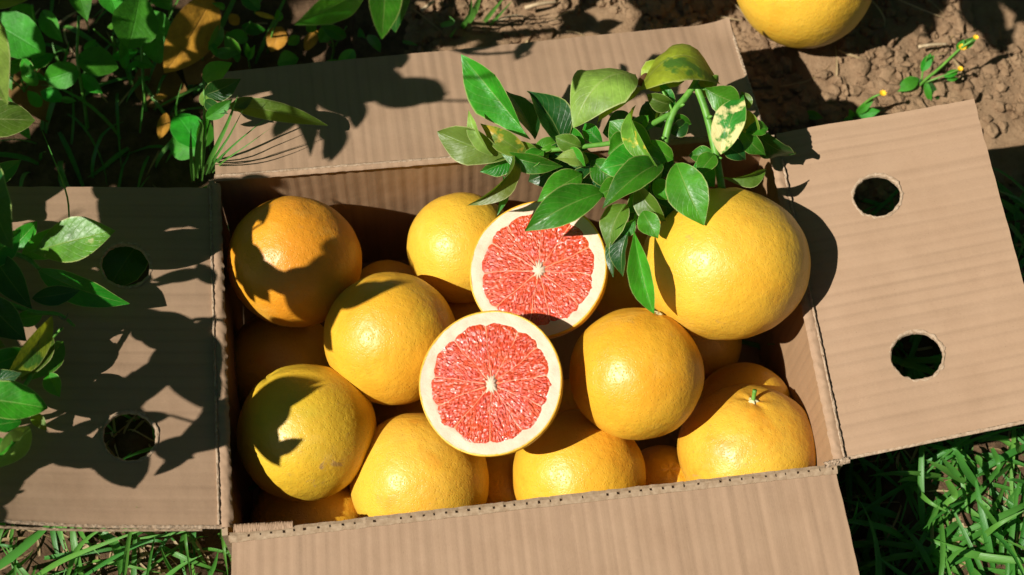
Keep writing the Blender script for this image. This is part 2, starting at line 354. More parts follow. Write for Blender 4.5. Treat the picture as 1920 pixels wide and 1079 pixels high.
# ------------------------------------------------------------------ the cardboard box
def plane_of(a, b, out_deg, outward):
    """plane through the crease a-b that rises out_deg in the outward direction"""
    d = Vector(outward); r = math.radians(out_deg); v = Vector((d.x * math.cos(r), d.y * math.cos(r), math.sin(r)))
    n = (b - a).cross(v).normalized()
    return n if n.z > 0 else -n
rim = dict(TL=at(401, 335, H), TR=at(1443, 252, H), BR=at(1570, 874, H), BL=at(427, 1004, H))
box = thing('cardboard_box', ((rim['TL'] + rim['BR']) / 2).to_2d().to_3d(), 'open brown corrugated cardboard box full of grapefruit with its flaps folded out', 'cardboard box')
TH = 0.0042
def quad_panel(name, c00, c10, c11, c01, nrm, mat, nu=26, nv=18, warp=0.0, holes=(), label=None, edge_noise=0.0, seed=0.0, bend=None, thick=TH):
    """corners c00-c10 along the crease, c01-c11 along the outer edge; nrm points to the visible face"""
    lu = ((c10 - c00).length + (c11 - c01).length) / 2; lv = ((c01 - c00).length + (c11 - c10).length) / 2
    V, UV = [], []
    for s in (0, 1):
        for j in range(nv + 1):
            for i in range(nu + 1):
                u, v = i / nu, j / nv
                p = (c00 * (1 - u) + c10 * u) * (1 - v) + (c01 * (1 - u) + c11 * u) * v
                w = warp * (noise.noise(Vector((u * 2.6, v * 2.2, seed))) + 0.4 * noise.noise(Vector((u * 7, v * 3, seed + 5))))
                w *= min(1, 4 * v + 0.05)
                if bend: w += bend(u, v)
                if edge_noise:
                    e = edge_noise * noise.noise(Vector((u * 40, v * 40, seed + 9)))
                    if j == nv: p = p + (c01 - c00).normalized() * e
                    if i == 0: p = p + (c00 - c10).normalized() * e
                    if i == nu: p = p + (c10 - c00).normalized() * e
                V.append(p + nrm * (w - s * thick)); UV.append((u * lu + seed, v * lv))
    m = (nu + 1) * (nv + 1); F = []
    for j in range(nv):
        for i in range(nu):
            a = j * (nu + 1) + i; b = a + 1; c = b + nu + 1; d = a + nu + 1
            F.append((a, b, c, d)); F.append((m + d, m + c, m + b, m + a))
    ring = [i for i in range(nu + 1)] + [j * (nu + 1) + nu for j in range(1, nv + 1)] + [nv * (nu + 1) + i for i in range(nu - 1, -1, -1)] + [j * (nu + 1) for j in range(nv - 1, 0, -1)]
    fmat = [0] * len(F)
    for k in range(len(ring)):
        a, b = ring[k], ring[(k + 1) % len(ring)]
        F.append((b, a, m + a, m + b)); fmat.append(1)
    ob = mesh_obj(name, V, F, None, parent=box, uv=UV, mats=[mat, CARD_FLUTE], fmat=fmat, label=label)
    bm = bmesh.new(); bm.from_mesh(ob.data); bmesh.ops.recalc_face_normals(bm, faces=bm.faces); bm.to_mesh(ob.data); bm.free()
    ob.data.set_sharp_from_angle(angle=math.radians(35))
    for (hx, hy, ax, seedh) in holes:                       # round hand holes cut through
        c = on_plane(hx, hy, c00, nrm)
        e1 = (c10 - c00).normalized(); e2 = nrm.cross(e1)
        VV, FF = [], []; N = 36
        for s in (-1, 1):
            for k in range(N):
                a = 2 * math.pi * k / N; r = ax * (1 + 0.035 * noise.noise(Vector((math.cos(a) * 2.5, math.sin(a) * 2.5, seedh))) + 0.012 * rnd.uniform(-1, 1))
                VV.append(c + e1 * (r * math.cos(a)) + e2 * (r * math.sin(a)) + nrm * (0.03 * s))
        FF = [(k, (k + 1) % N, N + (k + 1) % N, N + k) for k in range(N)] + [tuple(range(N - 1, -1, -1)), tuple(range(N, 2 * N))]
        me = bpy.data.meshes.new('cut'); me.from_pydata([tuple(p - LOC[box]) for p in VV], [], FF)
        bm = bmesh.new(); bm.from_mesh(me); bmesh.ops.recalc_face_normals(bm, faces=bm.faces); bm.to_mesh(me); bm.free()
        co = bpy.data.objects.new('cut', me); C.objects.link(co); co.parent = box
        md = ob.modifiers.new('b', 'BOOLEAN'); md.operation = 'DIFFERENCE'; md.object = co; md.solver = 'EXACT'
        bpy.context.view_layer.update()
        nm = bpy.data.meshes.new_from_object(ob.evaluated_get(bpy.context.evaluated_depsgraph_get()))
        ob.modifiers.clear(); ob.data = nm; bpy.data.objects.remove(co)
        ob.data.set_sharp_from_angle(angle=math.radians(35))
        # torn paper lip round the hole
        VV, FF, N, K = [], [], 60, 4
        for k in range(N):
            a = 2 * math.pi * k / N
            rough = 1 + 0.045 * noise.noise(Vector((math.cos(a) * 5, math.sin(a) * 5, seedh + 3)))
            w_ = 0.0007 + 0.0016 * abs(noise.noise(Vector((math.cos(a) * 4, math.sin(a) * 4, seedh + 8)))) + 0.0005 * rnd.random()
            for q, (dr, dz) in enumerate(((-w_ * 0.7, -TH), (-w_ * 0.9, -0.0004), (0.0, 0.0007), (w_, 0.0001))):
                r = (ax + dr) * (1 if q == 0 else rough)
                base = warp * 0
                p = c + e1 * (r * math.cos(a)) + e2 * (r * math.sin(a))
                VV.append(p + nrm * (dz + 0.0004 * rnd.uniform(-1, 1)))
        for k in range(N):
            for q in range(K - 1):
                FF.append((k * K + q, ((k + 1) % N) * K + q, ((k + 1) % N) * K + q + 1, k * K + q + 1))
        mesh_obj('hole_rim', VV, FF, CARD_EDGE, parent=ob, origin=LOC[box], uv=[(v.x, v.y) for v in VV])
    return ob
up = Vector((0, 0, 1))
def down(p, k=0.0): q = Vector((p.x, p.y, 0.004)); return q + (Vector((LOC[box].x, LOC[box].y, 0.004)) - q) * k
# walls (inner faces show)
WALLS = (('TL', 'TR', Vector((0, -1, 0))), ('TR', 'BR', Vector((-1, 0, 0))), ('BL', 'TL', Vector((1, 0, 0))), ('BR', 'BL', Vector((0, 1, 0))))
for k, (a, b, n) in enumerate(WALLS):
    A, B = rim[a], rim[b]
    d = (B - A).normalized(); n2 = Vector((-d.y, d.x, 0)); n2 = n2 if n2.dot(n) > 0 else -n2
    off = d * 0.0004
    quad_panel('wall', A + off - up * 0.001, B - off - up * 0.001, down(B - off), down(A + off), n2, CARD_IN, 20, 10, warp=0.0022, seed=k * 3.3)
bx = [down(rim[k]) for k in ('TL', 'TR', 'BR', 'BL')]
mesh_obj('bottom', [p + up * 0.004 for p in bx] + [p + up * 0.0005 for p in bx], [(3, 2, 1, 0), (4, 5, 6, 7), (0, 1, 5, 4), (1, 2, 6, 5), (2, 3, 7, 6), (3, 0, 4, 7)], CARD_IN, parent=box, smooth=False, uv=[(p.x, p.y) for p in bx] * 2)
# flaps
PR = plane_of(rim['TR'], rim['BR'], 13.4, (1, 0, 0)); aR = at(1462, 262, H); bR = at(1588, 858, H)
nR = plane_of(aR, bR, 13.4, (1, 0, 0)); oR = lambda x, y: on_plane(x, y, aR, nR)
quad_panel('flap', oR(1455, 251), oR(1582, 860), oR(1984, 777), oR(1826, 186), nR, CARD, 30, 22, 0.0016, ((1644.5, 367, 0.0183, 1.0), (1719, 667, 0.0193, 2.0)), edge_noise=0.0008, seed=11.0, label='sunlit flap tilted up with two round hand holes')
aB = at(404, 331, H); bB = at(1440, 250, H); nB = plane_of(aB, bB, -17, (0, 1, 0)); oB = lambda x, y: on_plane(x, y, aB, nB)
quad_panel('flap', oB(404, 327), oB(1432, 247), oB(1366, 42), oB(396, 137), nB, CARD, 34, 18, 0.0016, edge_noise=0.0009, seed=23.0, bend=lambda u, v: 0.006 * max(0, u - 0.955) / 0.045 * max(0, v - 0.85) / 0.15)
aL = at(396, 345, H); bL = at(421, 988, H); nL = plane_of(aL, bL, 14.6, (-1, 0, 0)); oL = lambda x, y: on_plane(x, y, aL, nL)
quad_panel('flap', oL(398, 353), oL(416, 987), oL(-110, 985), oL(-110, 348), nL, CARD, 30, 22, 0.0016, ((236, 497, 0.0182, 3.0), (243.5, 818, 0.0190, 4.0)), edge_noise=0.0008, seed=37.0,
           bend=lambda u, v: 0.024 * (max(0, u - 0.62) / 0.38) ** 2 * (max(0, v - 0.30) / 0.70) ** 2, label='shaded flap with two round hand holes and a curling torn edge')
aF = at(435, 1014, H); bF = at(1567, 884, H); nF = plane_of(aF, bF, -8.3, (0, -1, 0)); oF = lambda x, y: on_plane(x, y, aF, nF)
quad_panel('flap', oF(1567, 884), oF(435, 1014), oF(431, 1230), oF(1646, 1225), nF, CARD, 40, 12, 0.0010, edge_noise=0.0006, seed=51.0)

# creases: crushed rolls between wall and flap
def crease(A, B, width, height, mat, seed, n=150, tear=0.35, lift=None, name='crease'):
    d = (B - A).normalized(); s = Vector((-d.y, d.x, 0)).normalized(); V, F, UV = [], [], []
    K = 7
    for i in range(n + 1):
        t_ = i / n; p = A.lerp(B, t_) + (lift(t_) if lift else Vector((0, 0, 0)))
        for k in range(K):
            a = (k / (K - 1) - 0.5) * 2
            r = noise.noise(Vector((t_ * 60, k * 0.8, seed))) + 0.6 * noise.noise(Vector((t_ * 170, k * 1.7, seed + 4)))
            z = height * (math.sqrt(max(0, 1 - a * a)) - 0.35) + height * tear * r * 0.5
            V.append(p + s * (a * width / 2 * (1 + 0.22 * r)) + up * z); UV.append((t_ * (B - A).length, k * width / K))
    for i in range(n):
        for k in range(K - 1):
            F.append((i * K + k, (i + 1) * K + k, (i + 1) * K + k + 1, i * K + k + 1))
    return mesh_obj(name, V, F, mat, parent=box, uv=UV)
crease(at(402, 334, H), at(1441, 251, H), 0.0062, 0.0018, CARD, 1.0)
crease(at(404, 331, H + .0008), at(1440, 248, H + .0008), 0.0024, 0.0016, CARD_EDGE, 8.0, tear=1.3)
crease(at(1449, 262, H), at(1575, 862, H), 0.0095, 0.0030, CARD, 2.0, tear=0.6)
crease(at(1466, 300, H + 0.001), at(1583, 858, H + 0.001), 0.0026, 0.0022, CARD_EDGE, 5.0, tear=1.1)
crease(at(401, 345, H), at(424, 990, H), 0.0100, 0.0026, CARD, 3.0, tear=0.6)
crease(at(394, 350, H + 0.001), at(411, 985, H + 0.001), 0.0026, 0.0022, CARD_EDGE, 6.0, tear=1.2)
crease(oR(1583, 860.5), oR(1984, 778), 0.0028, 0.0012, CARD_EDGE, 9.0, tear=1.5, name='torn_edge')
crease(oL(416, 988), oL(-110, 986), 0.0028, 0.0012, CARD_EDGE, 12.0, tear=1.6, lift=lambda t_: nL * (.024 * (max(0, t_ - .3) / .7) ** 2), name='torn_edge')
crease(oL(380, 991), oL(-110, 994), 0.0020, 0.0012, CARD_FLUTE, 14.0, tear=1.9, lift=lambda t_: nL * (.020 * (max(0, t_ - .3) / .7) ** 2 - .003), name='torn_edge')
crease(oB(1432, 246), oB(1367, 43), 0.0030, 0.0014, CARD_EDGE, 15.0, tear=1.6, name='torn_edge')
crease(at(438, 991, H + .001), at(549, 985, H + .001), 0.0060, 0.0012, CARD, 17.0, tear=0.9, name='torn_edge')
crease(at(1545, 872, H + .002), at(1592, 862, H + .002), 0.0050, 0.0022, CARD_EDGE, 19.0, n=24, tear=1.6, name='torn_edge')
# front rim: cut edge with the flutes showing as a row of small dark cells
A, B = at(431, 1009, H + 0.0005), at(1569, 879, H + 0.0005)
d = (B - A).normalized(); s = Vector((-d.y, d.x, 0)); Lr = (B - A).length; n_c = int(Lr / 0.0082); V, F, UV = [], [], []
rows = (-0.0036, -0.0009, 0.0009, 0.0036)
cols = []
for i in range(n_c):
    w_ = rnd.uniform(0.0005, 0.0012); cc = (i + 0.5 + rnd.uniform(-0.16, 0.16)) * Lr / n_c; cols += [(cc - w_, 0), (cc + w_, 1)]
cols = [(0, 1)] + cols + [(Lr, 0)]
for (x, _k) in cols:
    for j, y in enumerate(rows):
        jit = noise.noise(Vector((x * 300, y * 900, 4.0)))
        yy = y + 0.0006 * jit
        p = A + d * x + s * yy + up * (0.0007 * jit - (0.0012 if j in (0, 3) else 0.0) + 0.0012)
        V.append(p); UV.append((x, y))
for i in range(len(cols) - 1):
    hole = cols[i][1] == 0 and cols[i + 1][1] == 1 and 0 < i < len(cols) - 1
    for j in range(3):
        if hole and j == 1 and rnd.random() < 0.86: continue
        F.append((i * 4 + j, i * 4 + j + 1, (i + 1) * 4 + j + 1, (i + 1) * 4 + j))
base = len(V)
V += [v - up * 0.0035 for v in V]; F2 = [(base + f[3], base + f[2], base + f[1], base + f[0]) for f in F]
# hole side walls
edges = {}
for f in F:
    for q in range(4):
        e = (f[q], f[(q + 1) % 4]); edges[e] = edges.get(e, 0) + 1
side = [(b, a, base + a, base + b) for (a, b) in edges if (b, a) not in edges]
mesh_obj('flute_edge', V, F + side, CARD_FLUTE, parent=box, uv=UV + UV, smooth=False)

# ------------------------------------------------------------------ grapefruit
def fruit_mesh(c, R, axis, seed, oblate=0.94, neck=0.0, nu=80, nv=52, lump=0.018):
    """a slightly flattened, uneven ball; axis points to the stem end, dimpled at both ends"""
    ax = Vector(axis).normalized(); q = ax.to_track_quat('Z', 'Y').to_matrix()
    V, F = [], []
    V.append(None)
    for j in range(1, nv):
        th = math.pi * j / nv
        for i in range(nu):
            ph = 2 * math.pi * i / nu
            V.append(Vector((math.sin(th) * math.cos(ph), math.sin(th) * math.sin(ph), math.cos(th))))
    V[0] = Vector((0, 0, 1)); V.append(Vector((0, 0, -1)))
    out = []
    for v in V:
        th = math.acos(max(-1, min(1, v.z))); r = 1 + lump * noise.noise(v * 1.6 + Vector((seed, 0, 0))) + lump * 0.45 * noise.noise(v * 4.5 + Vector((0, seed, 0)))
        r += neck * math.exp(-(th / 0.42) ** 2)
        r -= 0.035 * math.exp(-(th / 0.13) ** 2) + 0.018 * math.exp(-((math.pi - th) / 0.15) ** 2)
        ridges = 0.010 * math.exp(-(th / 0.45) ** 2) * math.cos(5 * math.atan2(v.y, v.x) + seed)
        p = v * (r + ridges); p.z *= oblate
        out.append(c + q @ (p * R))
    for i in range(nu): F.append((0, 1 + i, 1 + (i + 1) % nu))
    for j in range(nv - 2):
        for i in range(nu):
            a = 1 + j * nu + i; b = 1 + j * nu + (i + 1) % nu
            F.append((a, a + nu, b + nu, b))
    last = len(V) - 1; o0 = 1 + (nv - 2) * nu
    for i in range(nu): F.append((last, o0 + (i + 1) % nu, o0 + i))
    return out, F
def calyx(parent, c, R, axis, oblate, stem=0.0, neck=0.0):
    ax = Vector(axis).normalized(); e1 = ax.orthogonal().normalized(); e2 = ax.cross(e1)
    top = c + ax * (R * (0.965 + neck) * oblate)
    V, F = [top + ax * 0.0022], []
    N = 20
    for k in range(N):
        a = 2 * math.pi * k / N; r = 0.0042 + 0.0016 * math.cos(5 * a)
        V.append(top + e1 * (r * 0.55 * math.cos(a)) + e2 * (r * 0.55 * math.sin(a)) + ax * 0.0018)
    for k in range(N):
        a = 2 * math.pi * k / N; r = 0.0046 + 0.0022 * math.cos(5 * a)
        V.append(top + e1 * (r * math.cos(a)) + e2 * (r * math.sin(a)) - ax * 0.0008)
    for k in range(N):
        k2 = (k + 1) % N
        F += [(0, 1 + k, 1 + k2), (1 + k, 1 + N + k, 1 + N + k2, 1 + k2)]
    mesh_obj('calyx', V, F, CALYX, parent=parent, origin=LOC[parent])
    if stem:
        Vt, Ft = tube(smooth_path([top - ax * 0.001, top + ax * stem * 0.5 + e1 * 0.0005, top + ax * stem + e1 * 0.0012], 6), [0.0021, 0.0018, 0.0016, 0.0016, 0.0017, 0.0018], 8)
        mesh_obj('stem', Vt, Ft, STEM, parent=parent, origin=LOC[parent])
CV = lambda x, y, z: RX * x + RY * y + RZ * z               # direction given as seen: right, up, towards the viewer
GRP = 'whole grapefruit packed in the cardboard box'
FRUITS = [
    # px, py, radius px, height from rim, skin, stem axis (right, up, towards), oblate, neck, calyx, stem, label
    (1360, 497, 150, 0.012, 'yellow', (-0.05, 1.0, 0.05), 0.90, 0.02, 0, 0, 'biggest yellow grapefruit, under the leafy sprig at the box corner'),
    (553, 491, 126, -0.030, 'orange', (-0.3, -0.8, -0.5), 0.96, 0, 0, 0, 'orange grapefruit half in leaf shadow in the back corner beside the shaded flap'),
    (866, 465, 104, -0.050, 'yellow', (0.5, 0.4, -0.7), 1.0, 0, 0, 0, 'clean yellow grapefruit behind the upper cut half, against the back wall'),
    (733, 635, 126, -0.032, 'gold', (0.2, 0.4, -0.8), 0.97, 0, 0, 0, 'golden grapefruit with a scratchy scar, just behind the lower cut half'),
    (575, 812, 129, -0.050, 'green', (-0.55, 0.80, 0.15), 0.96, 0.05, 0, 0, 'greenish yellow grapefruit with a leaf shadow, in front of the shaded flap'),
    (787, 903, 131, -0.075, 'blotched', (0.3, 0.7, -0.6), 0.98, 0, 0, 0, 'yellow grapefruit with pale scars, against the front edge below the lower cut half'),
    (1085, 893, 126, -0.078, 'gold', (0.5, 0.2, -0.8), 0.97, 0, 0, 0, 'gold grapefruit with orange blush at the middle of the front edge'),
    (1193, 702, 125, -0.016, 'gold', (0.30, 0.86, 0.15), 0.98, 0.01, 1, 0, 'smooth golden grapefruit below the biggest one, touching both cut halves'),
    (1402, 846, 131, -0.075, 'blotched', (0.0, 0.78, 0.52), 0.93, 0.0, 1, 0.010, 'yellow grapefruit with a short green stem in the front corner by the sunlit flap'),
    # lower layer
    (530, 690, 108, -0.115, 'gold', (0, 0.2, -1), 0.97, 0, 0, 0, 'deeply shaded grapefruit low down beneath the orange and greenish ones'),
    (585, 985, 115, -0.125, 'gold', (0, 0.2, -1), 0.97, 0, 0, 0, 'half hidden grapefruit low in the front corner under the greenish one'),
    (757, 805, 92, -0.118, 'gold', (0, 0.2, -1), 0.97, 0, 0, 0, 'dim golden grapefruit low in the gap left of the lower cut half'),
    (943, 925, 84, -0.126, 'gold', (0, 0.2, -1), 0.97, 0, 0, 0, 'low shaded grapefruit between the two middle ones of the front row'),
    (1243, 915, 80, -0.126, 'gold', (0.1, 0.55, 0.8), 0.97, 0, 0, 0, 'low golden grapefruit with a brown navel, left of the stemmed one'),
    (1395, 772, 92, -0.105, 'gold', (0, 0.2, -1), 0.97, 0, 0, 0, 'small golden grapefruit peeping out behind the stemmed one'),
    (728, 566, 78, -0.115, 'gold', (0, 0.2, -1), 0.97, 0, 0, 0, 'grapefruit low down of which only the top edge shows between the back ones'),
    (1185, 520, 92, -0.115, 'gold', (0, 0.2, -1), 0.97, 0, 0, 0, 'shaded grapefruit low behind the hanging leaf and the biggest fruit'),
    (1075, 785, 74, -0.120, 'gold', (0, 0.2, -1), 0.97, 0, 0, 0, 'shaded grapefruit low in the gap right of the lower cut half'),
    (1300, 640, 90, -0.128, 'gold', (0, 0.2, -1), 0.97, 0, 0, 0, 'dark grapefruit at the bottom under the biggest one'),
    (910, 610, 90, -0.105, 'gold', (0, 0.2, -1), 0.97, 0, 0, 0, 'grapefruit buried under the two cut halves'),
]
FR = []
for k, (px, py, r, z, skin, ax, ob_, neck, cal, stm, lab) in enumerate(FRUITS):
    c = at(px, py, H + z); R = px2m(r, c); A_ = CV(*ax)
    R /= (1 + ob_) / 2 if abs(ax[2]) < 0.5 else 1.0
    c.z = max(c.z, R * 0.97 + 0.010)
    V, F = fruit_mesh(c, R, A_, k * 3.7 + 1, ob_, neck)
    o = mesh_obj('grapefruit', V, F, SKIN[skin], origin=c - up * R * ob_, label=lab, cat='grapefruit', group=GRP)
    FR.append((c, R))
    if cal: calyx(o, c, R, A_, ob_, stm, neck)
# the loose one on the soil
c = at(1508, -36, 0.112); R = px2m(131, c)
V, F = fruit_mesh(c, R, CV(0.1, 0.8, 0.4), 91.0, 0.95)
o = mesh_obj('grapefruit', V, F, SKIN['yellow'], origin=c - up * R, label='loose yellow grapefruit lying on the bare soil outside the box', cat='grapefruit')

# ------------------------------------------------------------------ the cut halves
def half_fruit(px, py, rpx, z, n_view, nseg, seed, label, spin, core_off=(0, 0)):
    c = at(px, py, H + z); n = CV(*n_view).normalized(); R = px2m(rpx, c)
    e1 = (RX - n * RX.dot(n)).normalized(); e2 = n.cross(e1)
    root = thing('half_grapefruit', c - n * R * 0.97, label, 'half grapefruit', 'cut grapefruit halves on top of the fruit')
    P = lambda x, y, h: c + e1 * x + e2 * y + n * h
    N = 96
    wob = lambda a: 1 + 0.012 * noise.noise(Vector((math.cos(a) * 1.5, math.sin(a) * 1.5, seed)))
    # rind: yellow outside, turning over the cut edge
    V, F = [], []; J = 24
    for j in range(J + 1):
        th = math.pi / 2 * j / J
        for i in range(N):
            a = 2 * math.pi * i / N; w = wob(a) * (1 + 0.006 * noise.noise(Vector((math.cos(a) * 3, math.sin(a) * 3, th * 3 + seed))))
            V.append(P(R * w * math.cos(th) * math.cos(a), R * w * math.cos(th) * math.sin(a), -R * 0.97 * math.sin(th)))
    for j in range(J):
        for i in range(N):
            F.append((j * N + i, (j + 1) * N + i, (j + 1) * N + (i + 1) % N, j * N + (i + 1) % N))
    b0 = len(V)
    for (rr, hh_) in ((0.985, 0.0006), (0.972, 0.0004)):
        for i in range(N):
            a = 2 * math.pi * i / N; w = wob(a); V.append(P(R * w * rr * math.cos(a), R * w * rr * math.sin(a), hh_))
    for i in range(N):
        i2 = (i + 1) % N
        F += [(i, i2, b0 + i2, b0 + i), (b0 + i, b0 + i2, b0 + N + i2, b0 + N + i)]
    mesh_obj('rind', V, F, SKIN['gold'], parent=root)
    # pith: the pale ring, lying a hair inside the rind and dropping to the membrane floor
    rin = lambda a: R * (0.880 + 0.035 * noise.noise(Vector((math.cos(a) * 2.2, math.sin(a) * 2.2, seed + 7))))
    V, F = [], []; prof = 9
    for k in range(prof):
        u = k / (prof - 2)
        for i in range(N):
            a = 2 * math.pi * i / N; w = wob(a)
            r0 = R * w * 0.975; r1 = rin(a) * 0.87
            r = r0 * (1 - u) + r1 * u if k < prof - 1 else r1 * 0.99
            h_ = 0.0004 + 0.0007 * noise.noise(Vector((math.cos(a) * r * 160, math.sin(a) * r * 160, seed))) - 0.0012 * max(0, u - .7) / .3 if k < prof - 1 else -0.004
            V.append(P(r * math.cos(a), r * math.sin(a), h_))
    for k in range(prof - 1):
        for i in range(N):
            F.append((k * N + i, k * N + (i + 1) % N, (k + 1) * N + (i + 1) % N, (k + 1) * N + i))
    mesh_obj('pith', V, F, PITH, parent=root)
    # membrane floor with thin walls between the segments
    rs = random.Random(int(seed * 10)); ang = [spin]
    ws = [rs.uniform(0.60, 1.40) for _ in range(nseg)]; tot = sum(ws)
    for w in ws: ang.append(ang[-1] + 2 * math.pi * w / tot)
    cx, cy = core_off[0] * R, core_off[1] * R
    V, F = [P(cx, cy, -0.0012)], []
    for i in range(N):
        a = 2 * math.pi * i / N; V.append(P(rin(a) * 0.985 * math.cos(a), rin(a) * 0.985 * math.sin(a), -0.0012))
    for i in range(N): F.append((0, 1 + i, 1 + (i + 1) % N))
    for a0 in ang[:-1]:                      # thin radial walls standing a hair above the pulp
        b = len(V); M = 22
        for j in range(M + 1):
            t_ = j / M; r = R * 0.10 + (rin(a0) * 0.89 - R * 0.10) * t_
            aa = a0 + 0.10 * noise.noise(Vector((t_ * 2.3, a0 * 5 % 17, seed))) * (1 - t_) * t_ * 3
            wd = (0.00022 + 0.00026 * abs(noise.noise(Vector((t_ * 6, a0, seed)))) + 0.0005 * t_ ** 6 + 0.0004 * (1 - t_) ** 6)
            x, y = cx * (1 - t_) + r * math.cos(aa), cy * (1 - t_) + r * math.sin(aa); tx, ty = -math.sin(aa), math.cos(aa)
            hz = 0.0007 + 0.0003 * noise.noise(Vector((t_ * 9, a0, seed + 2)))
            for (o_, z_) in ((-1, -0.002), (-.7, hz - .0001), (.7, hz), (1, -0.002)): V.append(P(x + tx * wd * o_, y + ty * wd * o_, z_))
        for j in range(M):
            for i in range(3): k = b + j * 4 + i; F.append((k, k + 4, k + 5, k + 1))
    mesh_obj('membrane', V, F, MEMB, parent=root)
    for s_ in range(nseg):
        a0, a1 = ang[s_], ang[s_ + 1]; half = (a1 - a0) / 2; am = (a0 + a1) / 2
        V, F, UV = [], [], []; NA, NR = 22, 30
        for j in range(NR + 1):
            t_ = j / NR
            for i in range(NA + 1):
                q = (i / NA) * 2 - 1; a = am + q * half
                ro = rin(a) * (0.990 - 0.085 * abs(q) ** 5 - 0.02 * abs(q) ** 2 + 0.012 * noise.noise(Vector((q * 2.5, s_ * 3.3, seed))))
                ri = R * (0.085 + 0.05 * abs(q) ** 2 + 0.03 * noise.noise(Vector((s_ * 2.1, seed, 0))))
                r = ri + (ro - ri) * t_
                g = 0.00003 + 0.00020 * abs(noise.noise(Vector((t_ * 3, s_, seed))))
                # membranes pull the edges in and wander a little
                aa = am + (q * half) * max(0.0, 1 - g / max(1e-4, r * half)) + 0.020 * math.sin(t_ * 3.1 + s_) * (1 - abs(q)) * 0
                wander = 0.10 * noise.noise(Vector((t_ * 2.3, (a0 if q < 0 else a1) * 5 % 17, seed))) * abs(q)
                aa += wander * (1 - t_) * t_ * 3
                edge = min(1, (1 - abs(q)) * 9 + 0.55, t_ * 9 + .3, (1 - t_) * 9)
                hgt = -0.0007 + 0.0013 * math.sqrt(max(0, edge))
                ves = noise.noise(Vector((r * 130, q * half * r * 520, seed + s_ * 9))) + 0.7 * noise.noise(Vector((r * 380, q * half * r * 800, seed + s_ * 5)))
                hgt += 0.00045 * ves * edge
                fl = 1.0
                V.append(P(cx * (1 - t_) + r * math.cos(aa), cy * (1 - t_) + r * math.sin(aa), hgt)); UV.append((r + s_ * 0.31, r * q * half + s_ * 0.17))
        for j in range(NR):
            for i in range(NA):
                k = j * (NA + 1) + i; F.append((k, k + NA + 1, k + NA + 2, k + 1))
        ringi = list(range(NA + 1)) + [j * (NA + 1) + NA for j in range(1, NR + 1)] + [NR * (NA + 1) + i for i in range(NA - 1, -1, -1)] + [j * (NA + 1) for j in range(NR - 1, 0, -1)]
        b = len(V)
        for k in ringi: V.append(V[k] - n * 0.003); UV.append(UV[k])
        for k in range(len(ringi)):
            k2 = (k + 1) % len(ringi); F.append((ringi[k], ringi[k2], b + k2, b + k))
        mesh_obj('segment', V, F, PULP, parent=root, uv=UV)
    # core: a ragged white star
    V, F = [P(cx, cy, 0.0018)], []; M = 44
    for k in range(M):
        a = 2 * math.pi * k / M
        r = R * (0.085 + 0.045 * noise.noise(Vector((math.cos(a) * 2.5, math.sin(a) * 2.5, seed + 3))) + 0.022 * math.cos(a * nseg - spin * nseg))
        V.append(P(cx + r * math.cos(a) * 0.85, cy + r * 1.3 * math.sin(a), 0.0007 + 0.0008 * noise.noise(Vector((k, 0, seed)))))
    b = len(V)
    for k in range(M): V.append(V[1 + k] - n * 0.003)
    for k in range(M):
        k2 = (k + 1) % M; F += [(0, 1 + k, 1 + k2), (1 + k, b + k, b + k2, 1 + k2)]
    mesh_obj('core', V, F, PITH, parent=root)
    return root
half_fruit(1008, 505, 133, 0.004, (-0.24, 0.22, 0.945), 11, 3.3, 'upper pink cut grapefruit half with a green leaf tip lying over it', 0.35, (0.02, -0.02))
half_fruit(919, 718, 138, 0.022, (-0.20, 0.22, 0.955), 11, 6.1, 'lower pink cut grapefruit half, overlapping the other half', 1.05, (0.02, -0.02))

# ------------------------------------------------------------------ leaves
def leaf_geo(P0, P1, width, nrm, fold=0.35, bend=0.08, curl=0.0, nv=14, nu=8, shape=0.9, seed=0.0, wave=0.03, petiole=0.0, twist=0.0, broad=0.46):
    """a pointed blade from P0 to P1, folded up along the midrib, arched by bend and hollowed by curl; uv = (-1..1, 0..1)"""
    P0, P1 = Vector(P0), Vector(P1); ax = P1 - P0; L = ax.length; t = ax.normalized()
    n0 = (Vector(nrm) - t * Vector(nrm).dot(t)).normalized()
    V, UV, F = [], [], []
    for j in range(nv + 1):
        v = j / nv
        arc = 4 * v * (1 - v)
        n = Matrix.Rotation(twist * (v - 0.5), 3, t) @ n0
        s = n.cross(t)
        mid = P0 + ax * v + n0 * (bend * L * arc)
        tt = (ax + n0 * (bend * L * 4 * (1 - 2 * v))).normalized(); nn = (n - tt * n.dot(tt)).normalized()
        x = v ** (math.log(0.5) / math.log(broad))
        w = width / 2 * max(0.012, (math.sin(math.pi * min(1, max(0, x)))) ** shape) * (1 - 0.25 * v ** 6)
        for i in range(nu + 1):
            u = i / nu * 2 - 1
            ed = 1 + 0.05 * noise.noise(Vector((v * 9, (u > 0) * 5.0, seed))) + 0.02 * noise.noise(Vector((v * 33, (u > 0) * 7.0, seed)))
            a = abs(u)
            cf, sf_ = math.cos(fold * (1 - 0.3 * v)), math.sin(fold * (1 - 0.3 * v))
            hx = a * w * ed * cf; hz = a * w * ed * sf_ - curl * w * a * a
            hz += wave * width * a * a * noise.noise(Vector((v * 4.5, 2.0 * (u > 0), seed + 3)))
            V.append(mid + s * (hx * (1 if u > 0 else -1)) + nn * hz); UV.append((u, v))
    for j in range(nv):
        for i in range(nu):
            k = j * (nu + 1) + i; F.append((k, k + nu + 1, k + nu + 2, k + 1))
    return V, F, UV
def fix_side(V, F, want):
    a, b, c_ = Vector(V[F[len(F) // 2][0]]), Vector(V[F[len(F) // 2][1]]), Vector(V[F[len(F) // 2][2]])
    return F if (b - a).cross(c_ - a).dot(want) > 0 else [tuple(reversed(f)) for f in F]
